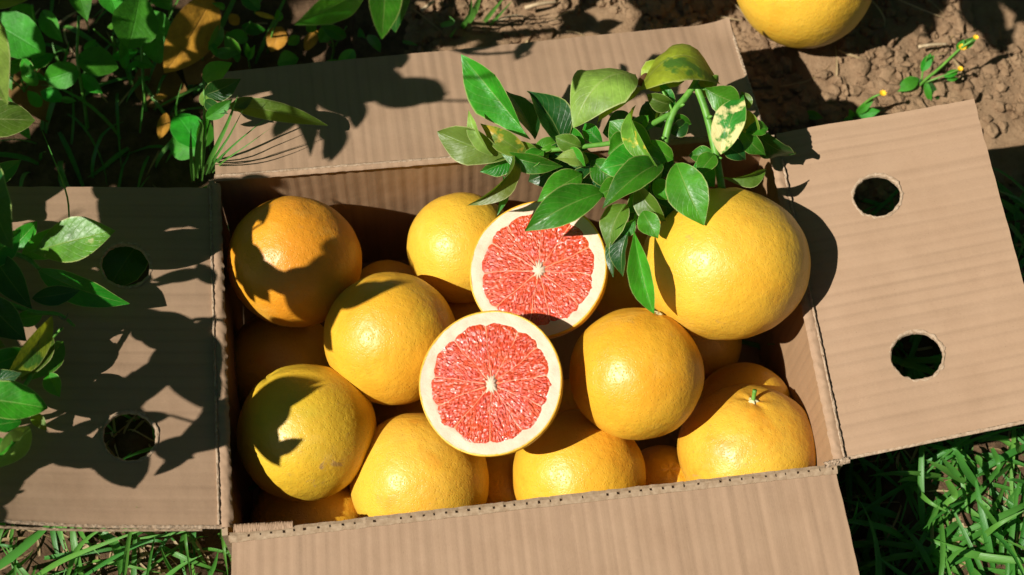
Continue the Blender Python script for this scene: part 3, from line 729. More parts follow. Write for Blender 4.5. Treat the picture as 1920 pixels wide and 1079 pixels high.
def view_leaf(parent, b, t_, wpx, mat, roll=0, fold=0.35, bend=0.08, curl=0.0, flip=False, twist=0.0, shape=0.9, broad=0.46, label=None, seed=None, name='leaf', wave=0.03, dz=None):
    """a leaf from b=(px,py,z) to t_=(px,py,z); roll turns its face about the midrib away from the viewer"""
    P0, P1 = at(*b), at(*t_); mid = (P0 + P1) / 2; ax = (P1 - P0).normalized()
    n = (CAM - mid).normalized(); n = (n - ax * n.dot(ax)).normalized(); n = Matrix.Rotation(math.radians(roll), 3, ax) @ n
    sd = rnd.random() * 50 if seed is None else seed
    V, F, UV = leaf_geo(P0, P1, px2m(wpx, mid), n, fold, bend, curl, seed=sd, twist=twist, shape=shape, broad=broad, wave=wave)
    F = fix_side(V, F, -n if flip else n)
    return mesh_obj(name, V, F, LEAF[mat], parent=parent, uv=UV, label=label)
def branch(parent, pts, r0, r1, mat, name='stem', n=24, sides=8):
    path = smooth_path(pts, n); V, F = tube(path, [r0 + (r1 - r0) * i / (n - 1) for i in range(n)], sides)
    return mesh_obj(name, V, F, mat, parent=parent)

# ------------------------------------------------------------------ the leafy citrus sprig lying over the fruit
h = lambda z: H + z * 0.66 + 0.003
sprig = thing('citrus_sprig', at(1352, 362, h(0.058)), 'leafy green citrus sprig lying across the back of the box above the cut fruit', 'citrus sprig')
SP = lambda l: [at(x, y, h(z)) for x, y, z in l]
branch(sprig, SP([(1356, 368, .050), (1352, 345, .062), (1338, 268, .085), (1322, 205, .098), (1305, 160, .108)]), .0030, .0028, STEM)
branch(sprig, SP([(1316, 126, .116), (1304, 155, .110), (1284, 185, .104), (1262, 212, .098), (1248, 260, .085), (1238, 310, .072), (1228, 345, .060)]), .0024, .0032, STEM)
branch(sprig, SP([(1258, 214, .097), (1225, 232, .093), (1190, 255, .090), (1150, 268, .088), (1085, 276, .084), (1030, 282, .080), (985, 283, .078)]), .0024, .0016, STEM)
branch(sprig, SP([(1236, 300, .072), (1215, 345, .068), (1195, 395, .066), (1188, 430, .062)]), .0018, .0012, STEM)
branch(sprig, SP([(1302, 165, .108), (1315, 166, .108), (1322, 168, .108)]), .0012, .0010, STEM, n=8)
branch(sprig, SP([(1262, 210, .098), (1240, 165, .105), (1238, 150, .108)]), .0010, .0008, STEM, n=8)
for x, y, z in ((1327, 222, .097), (1345, 300, .078), (1275, 200, .102), (1238, 262, .086)):   # small buds at the nodes
    q = at(x, y, h(z)); V, F = tube([q, q + CV(.002, .001, .003), q + CV(.003, .001, .004)], [.0016, .0013, .0004], 6); mesh_obj('bud', V, F, STEM, parent=sprig)
S = [  # base, tip, width px, material, options
    ((995, 262, .082), (864, 103, .120), 92, 'bright', dict(roll=-30, fold=.42, bend=-.06, twist=.5, broad=.55)),
    ((960, 296, .076), (820, 247, .088), 74, 'olive', dict(roll=18, fold=.18, bend=.05, flip=True, broad=.60, shape=.7)),
    ((925, 292, .086), (879, 207, .112), 34, 'pale', dict(roll=-35, fold=.45, bend=.10, twist=.6)),
    ((990, 292, .084), (902, 232, .098), 46, 'yellowing', dict(roll=10, fold=.30, bend=.06, label='yellow patched leaf')),
    ((1003, 262, .072), (948, 170, .088), 62, 'dark', dict(roll=48, fold=.2, bend=.03)),
    ((1060, 282, .076), (988, 172, .098), 78, 'dark', dict(roll=34, fold=.35, bend=.08, broad=.5)),
    ((1190, 140, .104), (1076, 240, .100), 122, 'pale', dict(roll=38, fold=.05, bend=.26, curl=.25, broad=.45, shape=.60, label='pale green leaf arched over like a hood')),
    ((1204, 165, .098), (1120, 232, .088), 52, 'spotted', dict(roll=40, fold=.2, bend=.15, curl=.2)),
    ((1196, 172, .096), (1350, 158, .098), 135, 'spotted', dict(roll=-58, fold=.04, bend=.40, curl=.25, shape=.55, broad=.42, wave=.08, label='blotched leaf curled into an arch')),
    ((1210, 168, .094), (1262, 118, .108), 66, 'spotted', dict(roll=-20, fold=.15, bend=.16, curl=.3, shape=.6, wave=.10)),
    ((1238, 172, .104), (1288, 148, .100), 44, 'yellowing', dict(roll=-40, fold=.2, bend=.3, curl=.4, wave=.12)),
    ((1310, 150, .104), (1345, 165, .092), 60, 'olive', dict(roll=30, fold=.1, bend=.2, curl=.3)),
    ((1195, 158, .100), (1226, 150, .098), 30, 'brown', dict(roll=10, fold=.3, bend=.2, wave=.15)),
    ((1262, 196, .098), (1212, 178, .104), 40, 'olive', dict(roll=15, fold=.4, bend=.2)),
    ((1318, 164, .110), (1388, 196, .104), 58, 'bright', dict(roll=16, fold=.22, bend=.05, broad=.6, shape=.7)),
    ((1352, 290, .086), (1394, 176, .108), 64, 'mottled', dict(roll=-20, fold=.22, bend=.07, broad=.45, shape=.8, label='leaf with large cream white bleached patches')),
    ((1402, 205, .096), (1388, 172, .106), 26, 'olive', dict(roll=30, fold=.5, bend=.1)),
    ((1396, 206, .092), (1424, 258, .084), 42, 'yellowing', dict(roll=20, fold=.3, bend=.1)),
    ((1388, 240, .084), (1436, 292, .070), 40, 'green', dict(roll=-20, fold=.2, bend=.1)),
    ((1418, 248, .064), (1492, 286, .036), 62, 'dark', dict(roll=50, fold=.12, bend=.10, shape=.55, broad=.5)),
    ((1352, 332, .072), (1437, 318, .080), 44, 'olive', dict(roll=42, fold=.5, bend=.08, shape=.75, broad=.65)),
    ((1235, 318, .074), (1143, 228, .098), 72, 'bright', dict(roll=0, fold=.10, bend=.03, broad=.62, shape=.65)),
    ((1192, 198, .104), (1242, 326, .100), 46, 'yellowing', dict(roll=38, fold=.45, bend=.20, twist=-.7)),
    ((1232, 300, .082), (1124, 318, .094), 78, 'bright', dict(roll=8, fold=.12, bend=.10, broad=.5, shape=.7)),
    ((1240, 306, .098), (1130, 392, .104), 66, 'green', dict(roll=-20, fold=.32, bend=.12, broad=.45, shape=.8)),
    ((1135, 360, .080), (984, 434, .070), 72, 'green', dict(roll=-14, fold=.25, bend=.14, broad=.48, shape=.8)),
    ((1092, 326, .072), (1008, 378, .066), 54, 'bright', dict(roll=5, fold=.15, bend=.10, shape=.8)),
    ((962, 286, .086), (876, 386, .064), 54, 'olive', dict(roll=-38, fold=.62, bend=.20, flip=True, broad=.42)),
    ((940, 286, .084), (1055, 312, .082), 44, 'green', dict(roll=22, fold=.35, bend=.08)),
    ((943, 330, .070), (932, 404, .056), 26, 'green', dict(roll=-35, fold=.55, bend=.05)),
    ((1104, 304, .080), (1040, 298, .086), 36, 'pale', dict(roll=-22, fold=.3, bend=.16, curl=.2)),
    ((1172, 382, .074), (1140, 466, .056), 56, 'olive', dict(roll=-25, fold=.20, bend=.10, broad=.40, shape=.7)),
    ((1190, 338, .088), (1248, 414, .082), 58, 'olive', dict(roll=30, fold=.30, bend=.10, broad=.6)),
    ((1205, 396, .090), (1234, 448, .086), 44, 'bright', dict(roll=-8, fold=.2, bend=.05)),
    ((1268, 306, .118), (1320, 423, .104), 80, 'bright', dict(roll=-6, fold=.18, bend=.05, broad=.46, shape=.75)),
    ((1188, 428, .085), (1226, 590, .062), 66, 'bright', dict(roll=-12, fold=.60, bend=.06, broad=.60)),
    ((1182, 415, .056), (1150, 520, .030), 46, 'dark', dict(roll=58, fold=.3, bend=.08)),
    ((1310, 296, .076), (1340, 352, .064), 48, 'green', dict(roll=20, fold=.2, bend=.1)),
    ((1345, 296, .076), (1290, 292, .066), 36, 'green', dict(roll=-15, fold=.25, bend=.08)),
    ((1262, 214, .095), (1226, 150, .110), 22, 'green', dict(roll=40, fold=.5, bend=.12)),
    ((1130, 270, .082), (1096, 232, .080), 34, 'green', dict(roll=10, fold=.3, bend=.1)),
    ((1110, 300, .074), (1162, 350, .066), 50, 'green', dict(roll=-10, fold=.2, bend=.1)),
    ((1220, 262, .084), (1160, 232, .088), 34, 'dark', dict(roll=20, fold=.2, bend=.1)),
    ((1085, 276, .068), (1010, 300, .058), 60, 'dark', dict(roll=20, fold=.2, bend=.1)),
    ((1130, 300, .062), (1035, 352, .046), 62, 'dark', dict(roll=30, fold=.2, bend=.1)),
    ((1180, 300, .062), (1110, 372, .050), 60, 'dark', dict(roll=10, fold=.2, bend=.1)),
    ((1150, 330, .058), (1060, 330, .050), 56, 'dark', dict(roll=-20, fold=.2, bend=.1)),
    ((1230, 330, .060), (1252, 420, .052), 52, 'dark', dict(roll=20, fold=.2, bend=.1)),
    ((1215, 345, .060), (1180, 430, .050), 56, 'dark', dict(roll=-10, fold=.2, bend=.1)),
    ((1000, 286, .074), (1050, 262, .078), 30, 'bright', dict(roll=10, fold=.3, bend=.12)),
    ((1010, 286, .078), (965, 262, .088), 22, 'yellowing', dict(roll=10, fold=.3, bend=.2)),
    # smaller leaves crowding the inside of the sprig
    ((1060, 282, .066), (1012, 318, .050), 40, 'green', dict(roll=-20, fold=.3)), ((1100, 280, .078), (1060, 238, .082), 40, 'green', dict(roll=15, fold=.3, bend=.12)),
    ((1150, 270, .080), (1188, 300, .082), 40, 'olive', dict(roll=-25, fold=.3, bend=.12)), ((1190, 258, .084), (1216, 216, .096), 34, 'bright', dict(roll=20, fold=.4, bend=.12)),
    ((1180, 330, .070), (1128, 302, .074), 40, 'dark', dict(roll=10, fold=.3)), ((1205, 350, .070), (1168, 400, .066), 48, 'green', dict(roll=-30, fold=.4)),
    ((1225, 352, .066), (1262, 392, .068), 44, 'dark', dict(roll=20, fold=.3)), ((1030, 284, .070), (1000, 316, .060), 36, 'bright', dict(roll=-20, fold=.35)),
    ((1256, 250, .078), (1290, 226, .082), 36, 'dark', dict(roll=20, fold=.3)), ((1262, 216, .088), (1296, 232, .080), 30, 'green', dict(roll=-20, fold=.4)),
    ((1226, 234, .086), (1240, 196, .096), 26, 'olive', dict(roll=30, fold=.4)), ((1160, 300, .060), (1200, 345, .052), 62, 'dark', dict(roll=10, fold=.2)),
    ((1060, 300, .052), (990, 340, .036), 66, 'dark', dict(roll=20, fold=.2)), ((1100, 320, .048), (1020, 300, .046), 70, 'dark', dict(roll=-10, fold=.2)),
    ((1210, 290, .066), (1262, 330, .060), 66, 'dark', dict(roll=10, fold=.2)), ((1130, 250, .064), (1190, 220, .066), 60, 'dark', dict(roll=10, fold=.2)),
    ((1240, 240, .066), (1210, 190, .066), 56, 'dark', dict(roll=-10, fold=.2)), ((1300, 330, .084), (1256, 345, .084), 40, 'dark', dict(roll=-10, fold=.2)),
    ((1350, 270, .080), (1398, 300, .066), 44, 'dark', dict(roll=25, fold=.2)), ((1380, 215, .090), (1408, 180, .094), 26, 'green', dict(roll=25, fold=.4)),
    ((1190, 410, .078), (1150, 440, .062), 36, 'green', dict(roll=-30, fold=.4)), ((1180, 430, .070), (1168, 520, .040), 50, 'dark', dict(roll=40, fold=.4)),
    ((962, 290, .070), (900, 322, .060), 44, 'green', dict(roll=-30, fold=.4)), ((985, 285, .078), (942, 256, .086), 30, 'olive', dict(roll=20, fold=.3, bend=.2)),
    ((1262, 300, .090), (1216, 262, .096), 44, 'bright', dict(roll=15, fold=.3)),

 ((1340, 290, .086), (1308, 330, .082), 40, 'bright', dict(roll=-12, fold=.3)),
    ((1180, 258, .092), (1140, 290, .092), 44, 'bright', dict(roll=12, fold=.3)),
    ((1090, 276, .088), (1040, 256, .092), 40, 'olive', dict(roll=10, fold=.35)), ((1065, 280, .088), (1098, 312, .086), 38, 'bright', dict(roll=10, fold=.35)),
    ((1020, 284, .084), (975, 318, .078), 38, 'bright', dict(roll=-15, fold=.35)), ((1240, 310, .088), (1196, 330, .088), 46, 'bright', dict(roll=-15, fold=.3)),
    ((1225, 340, .092), (1268, 372, .090), 40, 'bright', dict(roll=-10, fold=.35)), ((1170, 345, .082), (1120, 368, .080), 44, 'bright', dict(roll=12, fold=.35)),

    ((1398, 250, .090), (1440, 240, .086), 34, 'bright', dict(roll=12, fold=.4)),
]
for k, (b, t_, w, m, kw) in enumerate(S):
    b, t_ = (b[0], b[1], h(b[2])), (t_[0], t_[1], h(t_[2])); P0, P1 = at(*b), at(*t_); ax = (P1 - P0).normalized(); n = (CAM - P0).normalized()
    n = (n - ax * n.dot(ax)).normalized(); r_ = kw.get('roll', 0)
    toward = [Matrix.Rotation(math.radians(q), 3, ax) @ n for q in (r_, -r_)]          # sunny leaves turn to the light, dark ones away
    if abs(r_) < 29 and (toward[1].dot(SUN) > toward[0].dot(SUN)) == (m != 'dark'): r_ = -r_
    view_leaf(sprig, b, t_, w * 1.04, m, seed=k * 1.7, **{**kw, 'roll': r_, 'fold': kw.get('fold', .3) * 1.5 + .05, 'bend': kw.get('bend', .08) + .05, 'wave': kw.get('wave', .09), 'twist': kw.get('twist', ((k * 37) % 11 - 5) * .13), 'shape': min(1.0, kw.get('shape', .9) + .14)})
# ------------------------------------------------------------------ weeds, dead leaves and grass round the box
def weed(label, loc_px, leaves, stems, cat='weed', group=None, name='broadleaf_weed', smat=STEM):
    """leaves: base, tip, width, material, options; heights above the ground"""
    w = thing(name, at(*loc_px), label, cat, group)
    for st in stems:
        branch(w, [at(*q) for q in st[0]], st[1], st[2], st[3] if len(st) > 3 else smat, n=12, sides=6)
    for (b, t_, wd, m, kw) in leaves: view_leaf(w, b, t_, wd, m, **kw)
    return w
z0 = 0.10
weed('broad leafed weed with a toothed leaf in the top corner behind the branch', (70, 150, 0.0), [
    ((-20, 40, z0), (85, 102, z0 - .01), 88, 'weed', dict(roll=-10, fold=.15, bend=.06, shape=.6)),
    ((80, 20, z0 - .02), (118, 80, z0 - .02), 40, 'weed', dict(roll=20, fold=.3)),
    ((60, 10, z0 - .03), (20, 60, z0 - .04), 50, 'weed', dict(roll=10, fold=.2)),
    ], [([(60, 130, 0.0), (70, 80, .05), (60, 10, .10)], .0016, .0012)])
weed('upright weed with pointed leaves near the top edge beside the yellow leaf', (165, 260, 0.0), [
    ((142, -30, z0), (164, 40, z0), 42, 'weed', dict(roll=0, fold=.25)),
    ((200, -22, z0), (222, 34, z0), 52, 'weed', dict(roll=-10, fold=.3)),
    ((145, 110, .09), (222, 128, .08), 58, 'weed', dict(roll=-15, fold=.25, shape=.7)),
    ((148, 128, .08), (84, 150, .07), 54, 'weed', dict(roll=-10, fold=.3, shape=.6)),
    ((150, 140, .06), (192, 176, .05), 30, 'weed', dict(roll=10, fold=.3)),
    ((120, 190, .05), (76, 172, .04), 30, 'weed', dict(roll=10, fold=.3)),
    ], [([(165, 250, 0.0), (158, 190, .04), (145, 110, .09), (148, 30, .11)], .0018, .0012)])
weed('weed with one big bright wrinkled leaf beside the yellow dead leaf', (270, 230, 0.0), [
    ((262, -10, z0 + .01), (240, 92, z0), 92, 'weed', dict(roll=-12, fold=.3, bend=.08, shape=.6, broad=.6)),
    ((290, 20, z0 - .02), (300, 120, z0 - .04), 76, 'weed', dict(roll=25, fold=.2, shape=.6)),
    ((250, 110, .06), (290, 126, .06), 26, 'weed', dict(roll=0, fold=.3)),
    ((290, -20, z0), (318, 20, z0), 40, 'weed', dict(roll=0, fold=.3)),
    ], [([(275, 220, 0.0), (268, 140, .05), (262, -10, .11)], .0018, .0012)])
weed('small weed with round leaves at the back flap corner', (372, 330, 0.0), [
    ((372, 275, .07), (330, 215, .07), 62, 'weed', dict(roll=12, fold=.15, shape=.55)),
    ((372, 282, .06), (318, 268, .05), 52, 'weed', dict(roll=-8, fold=.3, shape=.6)),
    ((375, 280, .07), (386, 218, .08), 40, 'weed', dict(roll=30, fold=.3)),
    ((392, 200, .10), (390, 168, .11), 36, 'pale', dict(roll=0, fold=.1, shape=.4)),
    ((384, 178, .188), (452, 148, .205), 44, 'dark', dict(roll=15, fold=.3, bend=.1)), ((380, 150, .185), (436, 118, .20), 40, 'weed', dict(roll=-10, fold=.3, bend=.1)), ((386, 222, .19), (436, 186, .205), 30, 'weed', dict(roll=10, fold=.4, bend=.1)), ((384, 190, .186), (428, 214, .20), 26, 'dark', dict(roll=10, fold=.4)),
    ], [([(372, 330, 0.0), (372, 282, .06)], .0016, .0012), ([(395, 290, .0), (392, 200, .10), (391, 130, .12)], .0012, .0008), ([(380, 320, .02), (380, 260, .10), (384, 200, .175), (382, 150, .185)], .0014, .0010)])
weed('weed with bright narrow leaves at the top edge left of the hanging leaf', (470, 140, 0.0), [
    ((468, 110, .06), (462, 80, .08), 14, 'weed', dict(roll=0, fold=.3)),
    ((466, 112, .06), (478, 84, .08), 12, 'weed', dict(roll=0, fold=.3)),
    ((525, 40, .06), (520, 18, .07), 16, 'weed', dict(roll=0, fold=.3)),
    ((590, 60, .06), (575, 40, .07), 22, 'weed', dict(roll=0, fold=.3)),
    ((540, 84, .06), (562, 68, .06), 20, 'weed', dict(roll=0, fold=.3)),
    ((620, 50, .06), (600, 80, .05), 30, 'weed', dict(roll=0, fold=.3)),
    ((420, 60, .05), (440, 110, .04), 40, 'weed', dict(roll=0, fold=.3)),
    ((560, 110, .05), (520, 120, .04), 40, 'weed', dict(roll=10, fold=.3)),
    ], [([(470, 140, 0.0), (466, 110, .06)], .001, .0008), ([(500, 105, .0), (512, 60, .06), (528, 25, .08)], .001, .0008)])
rw = random.Random(21)
for lab, cx, cy, n in (('low leafy weed in the top corner, left of the toothed leaf stem', 40, 150, 9), ('tangled weed of small leaves under the big wrinkled leaf', 210, 70, 10), ('creeping weed of small leaves behind the large dead leaf', 440, 60, 9), ('creeping weed of bright little leaves at the top edge by the hanging leaf', 620, 70, 7)):
    lv = []
    for _ in range(n):
        x, y = cx + rw.gauss(0, 48), cy + rw.gauss(0, 38); a = rw.random() * 6.28; L = rw.uniform(24, 56); z = rw.uniform(.03, .085)
        lv.append(((x, y, z), (x + L * math.cos(a), y + L * math.sin(a), z + rw.uniform(-.01, .02)), L * rw.uniform(.45, .65), rw.choice(('weed', 'weed', 'bright', 'green')), dict(roll=rw.uniform(-35, 35), fold=rw.uniform(.15, .5), shape=.75)))
    weed(lab, (cx, cy + 40, 0.0), lv, [([(cx, cy + 50, 0.0), (cx + 6, cy + 20, .03), (cx, cy, .06)], .0014, .0009), ([(cx + 6, cy + 20, .03), (cx + 30, cy - 20, .06)], .0011, .0008), ([(cx + 6, cy + 20, .03), (cx - 35, cy - 15, .06)], .0011, .0008)])
def dead(label, b, t_, wd, m, **kw):
    P0, P1 = at(*b), at(*t_); ax = (P1 - P0).normalized(); n = (CAM - P0).normalized(); n = (n - ax * n.dot(ax)).normalized()
    n = Matrix.Rotation(math.radians(kw.pop('roll', 0)), 3, ax) @ n
    V, F, UV = leaf_geo(P0, P1, px2m(wd, P0), n, kw.get('fold', .2), kw.get('bend', .1), kw.get('curl', .1), seed=rnd.random() * 40, shape=kw.get('shape', .7), wave=.08)
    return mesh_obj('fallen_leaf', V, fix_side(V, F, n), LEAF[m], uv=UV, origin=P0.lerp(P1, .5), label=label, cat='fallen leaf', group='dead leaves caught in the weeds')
dead('large dead yellow leaf with a lit edge standing in the weeds', (398, -5, .09), (308, 138, .07), 92, 'dead', roll=-15, fold=.25)
dead('brown dead leaf behind the large yellow one', (430, 60, .05), (350, 160, .03), 90, 'brown', roll=20)
dead('small sunlit yellow leaf near the top edge, shaped like a fan', (528, 50, .05), (508, 98, .04), 40, 'dead')
dead('small sunlit yellow leaf right of the fan shaped one', (596, 58, .05), (572, 96, .04), 26, 'dead', roll=20)
dead('thin pale yellow dead leaf lying near the top edge', (478, 24, .05), (520, 36, .05), 10, 'dead')
dead('short yellow dead leaf at the very top beside the weeds', (430, 28, .05), (448, 46, .04), 22, 'dead')
dead('curled yellow leaf low in the weeds left of the back flap', (312, 212, .04), (298, 262, .03), 24, 'dead', roll=-10)
dead('tiny orange leaf above the curled yellow leaf', (286, 184, .04), (314, 180, .04), 12, 'dead')
dead('brown leaf in deep shade at the far side of the weeds', (20, 110, .02), (90, 230, .02), 80, 'brown')
dead('brown leaf in deep shade below the small tiny orange leaf', (250, 150, .02), (350, 170, .02), 90, 'brown')
dead('small brown leaf in shade right under the narrow weed leaves', (420, 110, .02), (470, 160, .02), 60, 'brown')
# the long dry blade arching over the back flap and the grass tuft at the corner
gt = thing('grass_tuft', at(400, 330, 0.06), 'tuft of green grass stems growing at the corner between two flaps', 'grass tuft')
def blade_part(ctrl, wpx, name='blade', mat=None, parent=None, fold=.5):
    pts = smooth_path([at(*q) for q in ctrl], 14); V, F, UV = [], [], []; u0 = rnd.randint(0, 400)
    for i, p in enumerate(pts):
        t_ = (pts[min(i + 1, 13)] - pts[max(i - 1, 0)]).normalized(); n = (CAM - p).normalized(); n = (n - t_ * n.dot(t_)).normalized(); s_ = t_.cross(n)
        v = i / 13; w = px2m(wpx * .72, p) / 2 * (1 - v ** 2.2) * min(1, .6 + v * 2)
        V += [p - s_ * w, p - n * w * fold, p + s_ * w]; UV += [(u0 + .05, v), (u0 + .5, v), (u0 + .95, v)]
    for i in range(13): F += [(i * 3, i * 3 + 1, i * 3 + 4, i * 3 + 3), (i * 3 + 1, i * 3 + 2, i * 3 + 5, i * 3 + 4)]
    return mesh_obj(name, V, F, mat or GRASS, parent=parent, uv=UV)
for ctrl, w in ((((384, 328, .10), (394, 300, .178), (428, 228, .215), (446, 178, .235)), 14), (((390, 326, .10), (402, 298, .186), (430, 255, .21), (456, 205, .23)), 8), (((396, 322, .12), (412, 298, .192), (450, 262, .215), (505, 218, .23)), 7),
                (((368, 335, .06), (372, 275, .12), (378, 238, .16), (371, 224, .17)), 17), (((362, 340, .06), (358, 285, .11), (358, 238, .15)), 11), (((398, 324, .14), (420, 302, .195), (460, 275, .21), (508, 240, .215)), 5),
                (((378, 340, .06), (386, 260, .13), (400, 205, .17)), 7), (((392, 326, .11), (404, 304, .188), (440, 270, .21), (490, 228, .225)), 4), (((335, 230, .05), (330, 200, .1), (341, 155, .12)), 6), (((262, 250, .04), (268, 190, .08), (266, 145, .1)), 5),
                (((130, 425, .22), (125, 365, .23), (95, 285, .22), (70, 225, .22)), 5)):
    blade_part(ctrl, w, parent=gt)
dry = thing('dry_leaf_blade', at(445, 190, .30), 'long olive pointed leaf arching over the shaded part of the back flap', 'leaf')
view_leaf(dry, (430, 196, H + .028), (615, 236, H + .006), 40, 'olive', roll=-12, fold=.3, bend=.12, broad=.36, shape=.8, name='blade')
view_leaf(dry, (432, 205, H + .026), (474, 182, H + .034), 26, 'olive', roll=10, fold=.3, bend=.08, name='blade')
gb = thing('grass_tuft', at(220, 1060, .03), 'tall sunlit grass blades rising in front of the shaded flap', 'grass tuft')
for ctrl, w in ((((-20, 1075, .06), (40, 1030, .12), (85, 990, .17), (106, 960, .20)), 24), (((60, 1085, .05), (120, 1050, .10), (200, 1018, .13), (292, 985, .15)), 15), (((232, 1085, .06), (240, 1020, .13), (257, 948, .20)), 15),
                (((125, 1085, .05), (142, 1035, .10), (170, 1005, .13), (205, 985, .14)), 14), (((345, 985, .10), (350, 1030, .10), (358, 1085, .07)), 9), (((416, 985, .08), (420, 1030, .09), (428, 1085, .07)), 10), (((190, 1000, .08), (215, 1020, .08), (225, 1060, .06), (222, 1085, .04)), 26),
                (((0, 1022, .08), (20, 1025, .08), (40, 1024, .07)), 9), (((275, 1085, .05), (285, 1030, .1), (292, 1000, .12)), 8), (((150, 1085, .04), (250, 1025, .09), (300, 1015, .10), (310, 1040, .08)), 12), (((390, 1085, .05), (402, 1060, .07), (410, 1030, .09)), 13),
                (((30, 1090, .03), (90, 1080, .05), (170, 1052, .08)), 8), (((330, 1085, .05), (310, 1050, .08), (300, 1020, .10)), 10), (((262, 1010, .09), (330, 1000, .11), (380, 985, .12)), 8)):
    blade_part(ctrl, w, parent=gb)
gr = thing('grass_tuft', at(1800, 960, .03), 'broad sunlit grass blades leaning every way below the sunlit flap', 'grass tuft')
for ctrl, w in ((((1835, 915, .07), (1810, 880, .09), (1795, 850, .10), (1785, 840, .10)), 22), (((1810, 905, .07), (1770, 880, .09), (1735, 862, .10)), 20), (((1800, 895, .08), (1780, 875, .09), (1762, 855, .10)), 18), (((1765, 893, .06), (1720, 888, .08), (1676, 884, .09)), 14), (((1740, 900, .05), (1705, 898, .07), (1682, 905, .08)), 16),
                (((1712, 910, .06), (1740, 940, .08), (1785, 965, .08)), 14), (((1775, 900, .06), (1790, 930, .08), (1772, 950, .07), (1782, 1005, .05)), 20), (((1730, 1015, .04), (1745, 975, .09), (1762, 945, .12)), 10), (((1925, 905, .08), (1900, 900, .09), (1884, 902, .09)), 10), (((1912, 850, .08), (1908, 835, .11), (1900, 832, .12)), 16),
                (((1895, 870, .06), (1875, 890, .08), (1862, 900, .09)), 12), (((1880, 990, .04), (1900, 1040, .07), (1930, 1085, .08)), 20), (((1875, 995, .06), (1850, 960, .08), (1825, 930, .09)), 14), (((1725, 1000, .05), (1732, 1030, .04), (1740, 1085, .03)), 12), (((1765, 1070, .05), (1790, 1040, .08), (1815, 1025, .10)), 14), (((1810, 1060, .05), (1835, 1080, .07), (1850, 1100, .07)), 18),
                (((1710, 1040, .05), (1722, 1055, .06), (1735, 1075, .05)), 12), (((1840, 1010, .06), (1870, 985, .09), (1925, 955, .10)), 16), (((1600, 980, .05), (1605, 960, .08), (1610, 935, .10)), 8), (((1730, 830, .06), (1790, 850, .08), (1830, 868, .09)), 12), (((1860, 840, .07), (1872, 870, .08), (1868, 905, .06)), 14)):
    blade_part(ctrl, w, parent=gr)
# flowering weeds on the soil
fw = weed('flowering weed with yellow buds on the bare soil above the sunlit flap', (1705, 195, 0.03), [
    ((1722, 148, .06), (1682, 172, .055), 26, 'weed', dict(roll=10, fold=.2)), ((1728, 150, .06), (1690, 152, .05), 20, 'dark', dict(roll=-20, fold=.2)),
    ((1735, 150, .06), (1745, 194, .045), 14, 'weed', dict(roll=0, fold=.3)), ((1740, 150, .06), (1762, 192, .045), 12, 'dark', dict(roll=0, fold=.3)),
    ((1728, 135, .07), (1745, 100, .08), 20, 'weed', dict(roll=10, fold=.3)), ((1738, 118, .07), (1752, 104, .08), 14, 'weed', dict(roll=0, fold=.3)),
    ((1770, 145, .07), (1798, 132, .07), 14, 'weed', dict(roll=0, fold=.3)), ((1775, 150, .065), (1796, 147, .065), 10, 'weed', dict(roll=0, fold=.3)),
    ((1800, 92, .10), (1832, 70, .11), 18, 'weed', dict(roll=0, fold=.3)), ((1795, 96, .10), (1808, 74, .11), 14, 'weed', dict(roll=0, fold=.3)),
    ], [([(1700, 205, .02), (1725, 160, .055), (1760, 130, .08), (1800, 92, .105), (1826, 74, .115)], .0016, .0010), ([(1735, 155, .06), (1770, 142, .07), (1800, 130, .075)], .0009, .0007), ([(1728, 150, .06), (1732, 125, .07), (1740, 105, .085)], .0009, .0007), ([(1760, 130, .08), (1785, 110, .09), (1802, 92, .10)], .0008, .0007)], cat='flowering weed', name='flowering_weed')
def floret(par, px, py, z, r):
    c = at(px, py, z); V, F = [], []
    for k in range(9):
        a = 2 * math.pi * k / 9; u = Vector((math.cos(a), math.sin(a), .4)); s_ = Vector((-math.sin(a), math.cos(a), 0)); b = len(V)
        V += [c, c + u * r * .6 + s_ * r * .25, c + u * r, c + u * r * .6 - s_ * r * .25]; F.append((b, b + 1, b + 2, b + 3))
    mesh_obj('flower', V, F, PETAL, parent=par)
floret(fw, 1804, 90, .106, .0040); floret(fw, 1800, 130, .078, .0030); floret(fw, 1829, 71, .116, .0030)
fw2 = weed('small budding weed behind the edge of the sunlit flap', (1600, 225, 0.04), [
    ((1605, 215, .06), (1640, 185, .08), 16, 'weed', dict(roll=0, fold=.3)), ((1608, 216, .06), (1650, 208, .07), 22, 'weed', dict(roll=0, fold=.3)),
    ((1600, 222, .05), (1580, 226, .06), 14, 'weed', dict(roll=0, fold=.3)), ((1600, 220, .05), (1592, 205, .06), 12, 'weed', dict(roll=0, fold=.3)), ((1606, 218, .05), (1625, 205, .06), 16, 'weed', dict(roll=0, fold=.3))],
    [([(1598, 235, .03), (1610, 205, .06), (1635, 184, .085), (1654, 176, .09)], .0014, .0009)], cat='flowering weed', name='flowering_weed')
floret(fw2, 1655, 176, .092, .0036)
fw3 = weed('seedling leaf pair lit by a sun fleck in the shadow behind the sunlit flap', (1525, 222, 0.04), [
    ((1508, 212, .05), (1544, 222, .055), 18, 'bright', dict(roll=0, fold=.2)), ((1508, 212, .05), (1492, 204, .05), 12, 'weed', dict(roll=0, fold=.2))],
    [([(1505, 225, .03), (1508, 212, .05)], .001, .0008)], cat='seedling', name='seedling')
bl = thing('grass_clump', at(900, 60, .03), 'clump of broad green grass blades on the soil just behind the back flap', 'grass clump')
